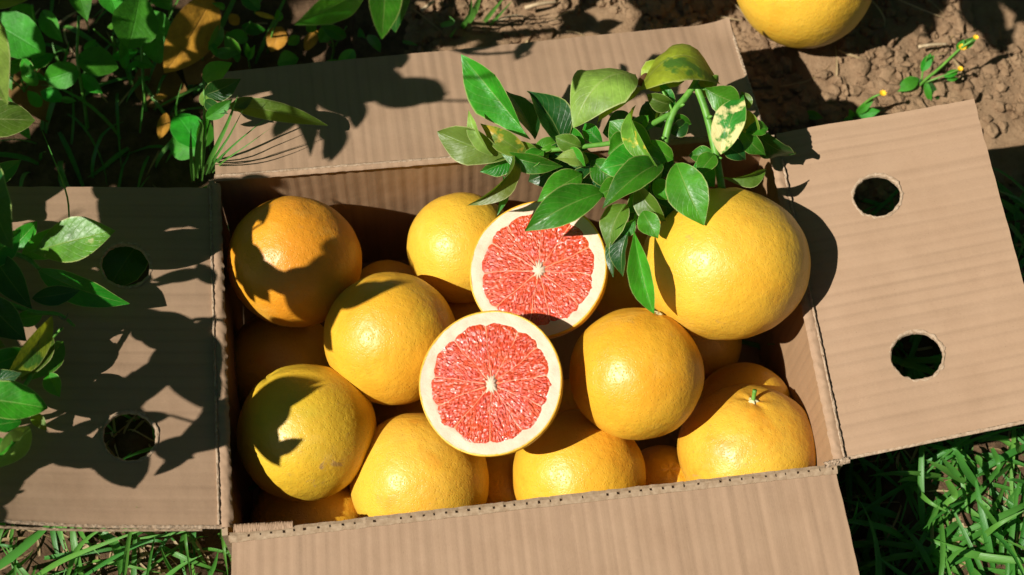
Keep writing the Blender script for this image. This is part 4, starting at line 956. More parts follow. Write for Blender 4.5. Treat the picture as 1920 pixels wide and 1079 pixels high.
for ctrl, w in ((((872, 46, .03), (890, 20, .09), (905, -20, .14)), 22), (((905, 45, .03), (925, 20, .07), (948, -8, .1)), 12), (((912, 54, .03), (935, 30, .06), (962, 0, .1)), 8), (((838, 80, .03), (848, 64, .05), (856, 52, .06)), 8), (((860, 60, .03), (880, 30, .08), (884, -10, .12)), 14), (((826, 48, .05), (848, 42, .06), (842, 30, .06)), 16), (((755, 78, .05), (772, 82, .05), (784, 86, .05)), 11)):
    blade_part(ctrl, w, parent=bl)
# a straw and twigs on the soil
def stick(label, pts, r, mat, name='twig'):
    P = smooth_path([at(*q) for q in pts], 10); V, F = tube(P, [r * (1 - .4 * i / 9) for i in range(10)], 6)
    mesh_obj(name, V, F, mat, origin=P[0], label=label, cat='twig', group='twigs on the soil')
STRAWM = mat_simple('straw_twig', (0.34, 0.24, 0.13), (0.52, 0.40, 0.25), 200, .8)
stick('pale dry straw on the soil between the loose grapefruit and the flowering weed', [(1722, 88, .062), (1750, 84, .062), (1776, 83, .06)], .0017, STRAWM, 'straw')
stick('pale bent twig on the soil behind the middle of the back flap', [(985, 15, .05), (1010, 8, .055), (1046, 4, .05)], .002, STRAWM)
stick('thin twig lying on the soil close behind the back flap edge', [(930, 40, .05), (962, 30, .055), (990, 33, .05)], .0014, STRAWM)
stick('short straw near the back flap, left of the grass clump', [(790, 20, .05), (806, 8, .055), (815, 2, .05)], .002, STRAWM, 'straw')
# clods of dry soil
def clods(name, label, area, n, mat, seed, rmin, rmax):
    r_ = random.Random(seed); V, F = [], []
    bm = bmesh.new(); bmesh.ops.create_icosphere(bm, subdivisions=2, radius=1); T = [v.co.copy() for v in bm.verts]; TF = [[v.index for v in f.verts] for f in bm.faces]; bm.free()
    bm = bmesh.new(); bmesh.ops.create_icosphere(bm, subdivisions=1, radius=1); T1 = [v.co.copy() for v in bm.verts]; TF1 = [[v.index for v in f.verts] for f in bm.faces]; bm.free()
    for _ in range(n):
        x, y = r_.uniform(area[0], area[1]), r_.uniform(area[2], area[3])
        if abs(x) < .24 and abs(y) < .155: continue
        if noise.noise(Vector((x * 14, y * 14, 5))) < r_.uniform(-.5, .25): continue
        rr = rmin + (rmax - rmin) * r_.random() ** 5; z = ground_z(x, y); b = len(V); o = Vector((r_.random() * 90, 0, 0))
        sx, sy, sz = r_.uniform(.6, 1.5), r_.uniform(.7, 1.4), r_.uniform(.55, .95)
        A, B = (T, TF) if rr > .003 else (T1, TF1)
        for t_ in A:
            k = rr * (1 + .5 * noise.noise(t_ * 1.4 + o) + .3 * noise.noise(t_ * 3.3 + o)); V.append((x + t_.x * k * sx, y + t_.y * k * sy, z + t_.z * k * sz + rr * .25))
        F += [[b + i for i in f] for f in B]
    mesh_obj(name, V, F, mat, kind='stuff', label=label, smooth=False)
clods('soil_clods', 'dry crumbled brown soil clods behind the box', (-.05, .80, .14, .62), 30000, SOIL, 5, .0006, .0075)
clods('soil_crumbs', 'dark damp crumbs of soil under the grass', (-.5, .75, -.40, .10), 2200, HUMUS, 6, .002, .008)
# grass
def grass(name, label, area, n, mat, seed, lmin, lmax, wmin, wmax, lie, keep=lambda x, y: True, zoff=0.0, heading=None):
    r_ = random.Random(seed); V, F, UV = [], [], []; NS = 7
    for q in range(n):
        x, y = r_.uniform(area[0], area[1]), r_.uniform(area[2], area[3])
        if (abs(x) < .245 and abs(y) < .165) or not keep(x, y): continue
        L = r_.uniform(lmin, lmax) ; w = r_.uniform(wmin, wmax); a = r_.uniform(0, 2 * math.pi) if heading is None else r_.gauss(heading, .8)
        el = math.radians(r_.uniform(*lie)); droop = r_.uniform(.6, 2.0); p = Vector((x, y, ground_z(x, y) + zoff * r_.random())); tw = r_.uniform(-1, 1)
        dirh = Vector((math.cos(a), math.sin(a), 0)); side0 = Vector((-math.sin(a), math.cos(a), 0)); b = len(V); uo = q % 400
        pts = [p.copy()]; e = el; kink = r_.random() < .25
        for i in range(NS):
            d = dirh * math.cos(e) + up * math.sin(e); p = p + d * (L / NS); p.z = max(p.z, ground_z(p.x, p.y) + .001); pts.append(p.copy()); e -= droop / NS * (3 if kink and i == 3 else 1)
            a2 = tw * .12; dirh = Matrix.Rotation(a2, 3, 'Z') @ dirh
        for i, pt in enumerate(pts):
            v = i / NS; ww = w / 2 * min(1, .55 + 2 * v) * (1 - v ** 2.6) + .0002; t_ = (pts[min(i + 1, NS)] - pts[max(0, i - 1)]).normalized()
            s_ = (side0 - t_ * side0.dot(t_)).normalized(); s_ = Matrix.Rotation(tw * 1.2 * v, 3, t_) @ s_; nn = t_.cross(s_)
            V += [pt - s_ * ww, pt - nn * ww * .45, pt + s_ * ww]; UV += [(uo + .05, v), (uo + .5, v), (uo + .95, v)]
        for i in range(NS):
            k = b + i * 3; F += [(k, k + 1, k + 4, k + 3), (k + 1, k + 2, k + 5, k + 4)]
    mesh_obj(name, V, F, mat, uv=UV, kind='stuff', label=label)
grass('grass', 'green grass in front of the box and beside it', (-.55, .24, -.42, -.165), 1900, GRASS, 11, .04, .13, .0022, .0055, (10, 70))
grass('grass', 'sunlit grass beyond the front corner under the sunlit flap', (.20, .75, -.42, .12), 1500, GRASS, 12, .04, .12, .0026, .0065, (0, 45))
grass('grass', 'shaded grass and weeds behind the shaded flap', (-.70, -.19, .10, .62), 330, GRASS, 13, .03, .11, .002, .006, (20, 80))
grass('grass', 'thin grass under the shaded flap', (-.6, -.25, -.15, .12), 300, GRASS, 14, .03, .09, .002, .006, (20, 80))
grass('dry_grass', 'dry straw in the turf', (-.55, .75, -.42, .10), 2200, STRAW, 15, .012, .06, .001, .0030, (-2, 20))
grass('dry_grass', 'dry straw and stalks in the weeds and soil behind the box', (-.6, .45, .16, .60), 200, STRAW, 16, .02, .06, .001, .0022, (-2, 20), zoff=.01)
# ------------------------------------------------------------------ unseen trees added round the box to block skylight and deepen shadows
def sky_block_tree(x, y, rz, s, lab, first=[None]):
    if first[0] is None:
        r_ = random.Random(77)
        root = thing('sky_block_tree', (x, y, 0), lab, 'tree', 'added unseen trees that block skylight around the box')
        o = Vector((x, y, 0)); V, F = tube([o - up * .1, o + up * .35, o + Vector((.03, .02, .7)), o + Vector((.02, 0, 1.3))], [.075, .06, .05, .03], 12)
        mesh_obj('trunk', V, F, TWIG, parent=root)
        for k in range(6):
            a = k * 1.05 + r_.random(); pts = [o + up * (.45 + .1 * k), o + Vector((math.cos(a) * .4, math.sin(a) * .4, .8 + .12 * k)), o + Vector((math.cos(a) * .85, math.sin(a) * .85, 1.1 + .2 * k))]
            branch(root, pts, .03, .008, TWIG, name='limb', n=8)
        V, F, UV = [], [], []
        cl = [(Vector((r_.gauss(0, 1), r_.gauss(0, 1), r_.gauss(0, 1))).normalized() * r_.uniform(.55, 1.0)) for _ in range(90)]
        for q in range(5200):
            c_ = r_.choice(cl); p = Vector((c_.x * 1.15, c_.y * 1.15, c_.z * 1.05 + 1.35)) + Vector((r_.gauss(0, .14), r_.gauss(0, .14), r_.gauss(0, .12)))
            d = Vector((r_.gauss(0, 1), r_.gauss(0, 1), r_.gauss(-.2, .6))).normalized(); s_ = d.orthogonal().normalized(); s_ = Matrix.Rotation(r_.random() * 6.28, 3, d) @ s_; n = d.cross(s_)
            L = r_.uniform(.08, .13); w = L * .26; b = len(V); p = o + p
            V += [p, p + d * L * .5 + s_ * w + n * w * .25, p + d * L, p + d * L * .5 - s_ * w + n * w * .25, p + d * L * .5]; UV += [(0, 0), (1, .5), (0, 1), (-1, .5), (0, .5)]
            F += [(b, b + 1, b + 4), (b + 1, b + 2, b + 4), (b + 2, b + 3, b + 4), (b + 3, b, b + 4)]
        mesh_obj('crown', V, F, LEAF['green'], parent=root, uv=UV)
        first[0] = root; return
    r = first[0].copy(); r['label'] = lab; C.objects.link(r); r.location = (x, y, 0); r.rotation_euler = (0, 0, rz); r.scale = (s, s, s)
    for ch in list(first[0].children):
        c_ = ch.copy(); C.objects.link(c_); c_.parent = r
for (x, y, rz, s), where in zip(((.9, 2.15, 0, 1), (-1.2, 1.9, 1.1, 1.0), (2.3, .9, 2.2, 1.0), (2.3, -1.2, 3.0, .95), (.5, -2.6, 4.2, 1.0), (-2.4, .9, 5.0, 1.0), (-1.6, -2.6, .7, .8)),
        ('straight behind the loose grapefruit', 'behind the weeds past the back flap', 'beyond the bare soil past the sunlit flap', 'beyond the lit grass at the front corner', 'in front of the box past the front flap', 'behind the shaded flap and its citrus tree', 'past the grass before the shaded flap, the smallest')):
    sky_block_tree(x, y, rz, s, 'unseen dense citrus tree added to block skylight, ' + where)
# ------------------------------------------------------------------ the citrus tree at the left: leaves that hang into the picture
tree = thing('citrus_tree', (-0.98, -0.22, 0.0), 'citrus tree at the edge of the picture whose leafy twigs shade the box', 'citrus tree')
TV = [
    ((-90, 10, .16), (14, 198, .20), 105, 'pale', dict(roll=-20, fold=.25, bend=.10, label='pale grey green leaf seen from below')),
    ((-110, 225, 0.075), (66, 226, 0.068), 78, 'olive', dict(roll=-12, fold=.30, bend=.06, broad=.6, shape=.65)),
    ((-30, 300, 0.135), (24, 468, 0.165), 92, 'dark', dict(roll=25, fold=.25, bend=.10, broad=.5, shape=.7)),
    ((62, 474, 0.058), (216, 433, 0.081), 88, 'pale_patch', dict(roll=-16, fold=.22, bend=.06, broad=.55, label='bright leaf with a pale patch')),
    ((40, 480, 0.054), (150, 425, 0.064), 56, 'bright', dict(roll=12, fold=.25, bend=.06)),
    ((70, 505, 0.048), (243, 570, 0.034), 64, 'green', dict(roll=30, fold=.25, bend=.08, broad=.45)),
    ((20, 470, 0.058), (70, 415, 0.064), 40, 'bright', dict(roll=0, fold=.3)),
    ((-20, 470, 0.064), (60, 580, 0.058), 60, 'dark', dict(roll=10, fold=.2)),
    ((98, 592, 0.064), (4, 722, 0.064), 54, 'spotted', dict(roll=-30, fold=.35, bend=.10, broad=.5)),
    ((95, 625, 0.054), (40, 715, 0.058), 58, 'olive', dict(roll=10, fold=.3)),
    ((118, 640, 0.052), (60, 712, 0.052), 50, 'bright', dict(roll=-6, fold=.2)),
    ((-70, 745, 0.071), (90, 766, 0.063), 80, 'bright', dict(roll=-18, fold=.35, bend=.05, broad=.55, shape=.7)),
    ((60, 775, 0.058), (88, 808, 0.058), 24, 'yellowing', dict(roll=0, fold=.2)),
    ((55, 800, 0.064), (-12, 880, 0.071), 54, 'pale', dict(roll=-10, fold=.3)),
    ((40, 790, 0.058), (-20, 800, 0.064), 40, 'green', dict(roll=10, fold=.3)),
    ((-30, 560, 0.064), (50, 640, 0.058), 70, 'dark', dict(roll=10, fold=.3)),
    ((-40, 640, 0.064), (10, 650, 0.071), 40, 'olive', dict(roll=-10, fold=.3)),
    ((-60, -10, .18), (62, -4, .20), 46, 'olive', dict(roll=10, fold=.3, broad=.5)),
    ((690, -26, .20), (552, 47, .24), 62, 'bright', dict(roll=-14, fold=.30, bend=.06, broad=.5)),
    ((722, -70, .22), (716, 74, .24), 68, 'green', dict(roll=-8, fold=.30, bend=.06, broad=.55, shape=.75)),
    ((765, -50, .20), (742, 62, .22), 64, 'dark', dict(roll=36, fold=.30, bend=.06, broad=.55, shape=.75)),
    ((262, 452, -.004), (205, 540, -.010), 84, 'dark', dict(roll=10, fold=.2, shape=.55)),
    ((-40, 500, 0.071), (40, 430, 0.071), 56, 'green', dict(roll=20, fold=.3)),
    ((60, 560, 0.057), (150, 545, 0.053), 40, 'dark', dict(roll=10, fold=.3)),
    ((80, 590, 0.057), (20, 600, 0.062), 36, 'bright', dict(roll=-20, fold=.4)),
    ((-30, 690, 0.071), (58, 655, 0.066), 50, 'green', dict(roll=15, fold=.3)),
    ((-40, 730, 0.062), (40, 700, 0.071), 46, 'dark', dict(roll=-10, fold=.3)),
    ((90, 700, 0.053), (112, 745, 0.053), 36, 'bright', dict(roll=10, fold=.3)),
    ((-40, 350, 0.065), (40, 300, 0.065), 40, 'green', dict(roll=10, fold=.3)),
    ((-60, 860, 0.071), (30, 830, 0.071), 50, 'bright', dict(roll=-15, fold=.35)),
]
TV_OBJ = [view_leaf(tree, (b[0], b[1], H + b[2]), (t_[0], t_[1], H + t_[2]), w, m, seed=k * 2.3 + 100, **kw) for k, (b, t_, w, m, kw) in enumerate(TV)]
TP = lambda l: [at(x, y, H + z) for x, y, z in l]
branch(tree, TP([(-160, 420, 0.065), (-60, 455, 0.064), (40, 480, 0.054), (75, 505, 0.052)]), .0030, .0014, STEM, name='twig')
branch(tree, TP([(-160, 600, 0.063), (-40, 560, 0.068), (60, 585, 0.064), (110, 590, 0.064), (140, 612, 0.062)]), .0028, .0009, STEM, name='twig')
branch(tree, TP([(-160, 820, 0.063), (-60, 790, 0.071), (20, 760, 0.062), (95, 640, 0.054), (118, 615, 0.058)]), .0028, .0010, STEM, name='twig')
branch(tree, TP([(110, 592, 0.064), (122, 600, 0.064), (128, 588, 0.066)]), .0010, .0006, TWIG, name='twig', n=8)
# twigs and leaves of the crown beyond the picture's edge: they throw the leaf shadows over the box
TWIGS = [([(-0.98,-0.22,0.55),(-0.85,-0.15,0.62),(-0.86,0.05,0.68),(-0.66,0.18,0.7),(-0.4727,0.1523,0.5312),(-0.4531,0.1657,0.4838),(-0.4826,0.1861,0.4592),(-0.4366,0.2396,0.4081),(-0.4474,0.2086,0.3578),(-0.4323,0.2541,0.3012),(-0.4218,0.251,0.2821),(-0.4341,0.2562,0.2566),(-0.4564,0.2576,0.2696),(-0.4592,0.2657,0.2716),(-0.464,0.2697,0.2729),(-0.4657,0.2696,0.2871),(-0.5124,0.2674,0.2875),(-0.5163,0.2884,0.2965),(-0.5301,0.2773,0.2817),(-0.5025,0.2515,0.2761),(-0.528,0.2018,0.3106),(-0.5548,0.1976,0.2587),(-0.4947,0.1634,0.2462),(-0.4724,0.1278,0.313),(-0.4976,0.0716,0.2784),(-0.4436,0.0359,0.313),(-0.4398,0.0187,0.3448),(-0.3985,-0.0138,0.331),(-0.3901,-0.0152,0.322),(-0.3812,-0.0329,0.3202),(-0.3864,-0.0472,0.3381),(-0.3983,-0.06,0.3357),(-0.4027,-0.0508,0.3585),(-0.3967,-0.0587,0.3612),(-0.3966,-0.091,0.3786),(-0.4251,-0.1257,0.396),(-0.3893,-0.135,0.4108),(-0.366,-0.1143,0.3883),(-0.3583,-0.1392,0.3614),(-0.3651,-0.1463,0.3751)],0.012),([(-0.3583,-0.1392,0.3614),(-0.3541,-0.1432,0.3768)],0.0013),([(-0.366,-0.1143,0.3883),(-0.3568,-0.0934,0.3886)],0.0013),([(-0.3893,-0.135,0.4108),(-0.4051,-0.1643,0.4151)],0.0013),([(-0.4251,-0.1257,0.396),(-0.4351,-0.1304,0.4149),(-0.4626,-0.1255,0.4548)],0.0019),([(-0.4351,-0.1304,0.4149),(-0.4258,-0.1084,0.3797)],0.0013),([(-0.4027,-0.0508,0.3585),(-0.426,-0.0846,0.3674),(-0.4298,-0.1287,0.3385),(-0.3978,-0.1205,0.3382),(-0.4003,-0.1213,0.3148),(-0.3957,-0.1446,0.3247)],0.0031),([(-0.3978,-0.1205,0.3382),(-0.3661,-0.1206,0.3252)],0.0013),([(-0.4298,-0.1287,0.3385),(-0.4229,-0.1258,0.367),(-0.4518,-0.1496,0.375)],0.0016),([(-0.426,-0.0846,0.3674),(-0.4233,-0.0904,0.3493)],0.0013),([(-0.3864,-0.0472,0.3381),(-0.3854,-0.0264,0.3472),(-0.3855,-0.034,0.371),(-0.3897,-0.0427,0.3819)],0.0019),([(-0.3985,-0.0138,0.331),(-0.4159,-0.0322,0.3104),(-0.4427,-0.0243,0.2813),(-0.476,-0.026,0.3034),(-0.4624,-0.0667,0.3085),(-0.4707,-0.0971,0.308),(-0.4511,-0.1388,0.3055),(-0.4164,-0.0961,0.3126),(-0.3923,-0.0844,0.3048)],0.0041),([(-0.4511,-0.1388,0.3055),(-0.4352,-0.1367,0.3119),(-0.4354,-0.136,0.3125)],0.0016),([(-0.4511,-0.1388,0.3055),(-0.4427,-0.1077,0.2576)],0.0013),([(-0.4707,-0.0971,0.308),(-0.5272,-0.0661,0.3416),(-0.5804,-0.1115,0.3443),(-0.6362,-0.0915,0.2587)],0.0019),([(-0.4624,-0.0667,0.3085),(-0.4407,-0.0875,0.321)],0.0013),([(-0.3985,-0.0138,0.331),(-0.4458,-0.0281,0.3598)],0.0013),([(-0.4436,0.0359,0.313),(-0.4358,0.0328,0.3097),(-0.4233,0.0313,0.3331),(-0.4119,0.0392,0.3196),(-0.41,0.0456,0.3326),(-0.4367,0.0532,0.3598),(-0.43,0.0708,0.3568),(-0.3862,0.0509,0.3591),(-0.3671,0.0222,0.3668),(-0.3781,0.0042,0.3942),(-0.3742,-0.0273,0.4107),(-0.3468,-0.0414,0.4352),(-0.3788,-0.0516,0.4496),(-0.3863,-0.0164,0.4836),(-0.3667,-0.0244,0.4718)],0.0066),([(-0.3788,-0.0516,0.4496),(-0.3581,-0.0788,0.4167)],0.0013),([(-0.3788,-0.0516,0.4496),(-0.3542,-0.0563,0.5013)],0.0013),([(-0.3468,-0.0414,0.4352),(-0.3406,0.0093,0.4306)],0.0013),([(-0.3781,0.0042,0.3942),(-0.3995,0.0054,0.4053),(-0.4077,0.009,0.4252),(-0.4136,0.0139,0.4329),(-0.4104,0.0165,0.4554)],0.0025),([(-0.4077,0.009,0.4252),(-0.4165,0.0682,0.4232)],0.0013),([(-0.4077,0.009,0.4252),(-0.4304,-0.0147,0.4233)],0.0013),([(-0.3781,0.0042,0.3942),(-0.3856,-0.0304,0.4017)],0.0013),([(-0.3671,0.0222,0.3668),(-0.3673,-0.0169,0.3623)],0.0013),([(-0.3862,0.0509,0.3591),(-0.3694,0.0864,0.3357)],0.0013),([(-0.4367,0.0532,0.3598),(-0.4662,0.0554,0.4011)],0.0013),([(-0.41,0.0456,0.3326),(-0.3727,0.0516,0.2888)],0.0013),([(-0.4119,0.0392,0.3196),(-0.3797,0.0152,0.3146),(-0.3754,0.0135,0.3506),(-0.371,0.0018,0.3503)],0.0021),([(-0.3797,0.0152,0.3146),(-0.3738,0.0095,0.3055)],0.0013),([(-0.4724,0.1278,0.313),(-0.432,0.1259,0.2927),(-0.4009,0.0875,0.279),(-0.4178,0.078,0.2863)],0.0019),([(-0.528,0.2018,0.3106),(-0.5679,0.212,0.3769)],0.0013),([(-0.5025,0.2515,0.2761),(-0.4881,0.2496,0.2558),(-0.5066,0.2496,0.2525)],0.0016),([(-0.5163,0.2884,0.2965),(-0.53,0.2732,0.3085),(-0.5634,0.2835,0.3114),(-0.5512,0.3189,0.3496),(-0.6085,0.3302,0.3381),(-0.5991,0.3672,0.3124),(-0.5834,0.347,0.3007),(-0.6077,0.3437,0.2799),(-0.6212,0.3204,0.2734),(-0.5785,0.2853,0.2612),(-0.5809,0.2769,0.2778),(-0.6063,0.2591,0.2988),(-0.6447,0.2699,0.3024),(-0.6281,0.2426,0.3263),(-0.6516,0.2251,0.3135),(-0.6615,0.1684,0.2788),(-0.6309,0.1366,0.3221),(-0.6281,0.0887,0.2764),(-0.605,0.0089,0.3203)],0.0053),([(-0.6615,0.1684,0.2788),(-0.7299,0.1671,0.2745)],0.0013),([(-0.6281,0.2426,0.3263),(-0.5909,0.2434,0.3157)],0.0013),([(-0.5834,0.347,0.3007),(-0.5456,0.3565,0.2582)],0.0013),([(-0.5991,0.3672,0.3124),(-0.7066,0.3795,0.3312)],0.0013),([(-0.6085,0.3302,0.3381),(-0.6994,0.294,0.4054)],0.0013),([(-0.5163,0.2884,0.2965),(-0.5037,0.2737,0.3457)],0.0013),([(-0.4657,0.2696,0.2871),(-0.4616,0.309,0.3024),(-0.4394,0.332,0.3213),(-0.4432,0.2877,0.3066),(-0.4486,0.3029,0.336)],0.0029),([(-0.4394,0.332,0.3213),(-0.4179,0.4078,0.3117)],0.0013),([(-0.4394,0.332,0.3213),(-0.4856,0.3621,0.3153)],0.0013),([(-0.4616,0.309,0.3024),(-0.4429,0.3143,0.2786),(-0.4543,0.3074,0.257)],0.0016),([(-0.4218,0.251,0.2821),(-0.413,0.2834,0.2642),(-0.4109,0.308,0.2707)],0.0016),([(-0.4323,0.2541,0.3012),(-0.4194,0.2832,0.303),(-0.359,0.3102,0.3076),(-0.3119,0.3474,0.2961),(-0.2631,0.3744,0.2529),(-0.1886,0.3146,0.3005),(-0.1358,0.3029,0.395),(-0.0745,0.236,0.3963),(-0.1095,0.2288,0.3487),(-0.1496,0.2495,0.3492),(-0.1833,0.2611,0.3185),(-0.2333,0.2607,0.3197),(-0.246,0.1876,0.4049),(-0.2273,0.1689,0.4483),(-0.2463,0.157,0.4604)],0.0076),([(-0.2333,0.2607,0.3197),(-0.2431,0.2686,0.3163),(-0.2287,0.2937,0.2871)],0.0016),([(-0.1833,0.2611,0.3185),(-0.1652,0.2715,0.2953),(-0.1788,0.2776,0.256)],0.0019),([(-0.1652,0.2715,0.2953),(-0.1189,0.2752,0.2546)],0.0013),([(-0.1496,0.2495,0.3492),(-0.1033,0.2565,0.3331),(-0.1263,0.2768,0.2813)],0.0016),([(-0.1496,0.2495,0.3492),(-0.1563,0.2829,0.3187)],0.0013),([(-0.1095,0.2288,0.3487),(-0.0607,0.2501,0.3159)],0.0013),([(-0.0745,0.236,0.3963),(-0.0653,0.2449,0.4139),(0.0568,0.2374,0.5095),(0.076,0.2193,0.498),(0.1089,0.1633,0.4682),(0.0947,0.1609,0.5071),(0.13,0.1859,0.4777),(0.1339,0.1845,0.4693)],0.0038),([(0.1089,0.1633,0.4682),(0.122,0.1498,0.4724)],0.0013),([(0.076,0.2193,0.498),(0.1133,0.2362,0.4627),(0.1346,0.2774,0.4759)],0.0016),([(0.076,0.2193,0.498),(0.069,0.1945,0.4406),(0.0927,0.188,0.4231)],0.0016),([(-0.0653,0.2449,0.4139),(-0.0146,0.2773,0.3657)],0.0013),([(-0.1886,0.3146,0.3005),(-0.1585,0.3319,0.2922)],0.0013),([(-0.3119,0.3474,0.2961),(-0.3372,0.3493,0.2466)],0.0013),([(-0.359,0.3102,0.3076),(-0.3483,0.2976,0.3122),(-0.3469,0.2672,0.3058)],0.0016),([(-0.4323,0.2541,0.3012),(-0.4384,0.2648,0.3396)],0.0013),([(-0.4474,0.2086,0.3578),(-0.3986,0.1668,0.3663),(-0.424,0.1494,0.4088)],0.0016),([(-0.4474,0.2086,0.3578),(-0.4864,0.202,0.3128),(-0.5021,0.1859,0.3121)],0.0016),([(-0.4531,0.1657,0.4838),(-0.4126,0.1692,0.4583),(-0.3804,0.1243,0.4739),(-0.3479,0.1755,0.4632),(-0.332,0.1843,0.4419),(-0.3313,0.1829,0.4232),(-0.362,0.2441,0.426)],0.0041),([(-0.3313,0.1829,0.4232),(-0.3707,0.1527,0.3797)],0.0013),([(-0.3804,0.1243,0.4739),(-0.3977,0.0994,0.48),(-0.3621,0.0784,0.4365),(-0.3652,0.1171,0.4305)],0.0021),([(-0.3977,0.0994,0.48),(-0.4099,0.0924,0.4965)],0.0013),([(-0.3804,0.1243,0.4739),(-0.3892,0.116,0.4964),(-0.3534,0.1021,0.5212),(-0.2738,0.0678,0.5823)],0.0019),([(-0.4126,0.1692,0.4583),(-0.4252,0.0978,0.4558)],0.0013),([(-0.66,0.18,0.7),(-0.5,0.3,0.7)],0.0013),([(-0.85,-0.15,0.62),(-0.72,-0.02,0.66)],0.0013)]
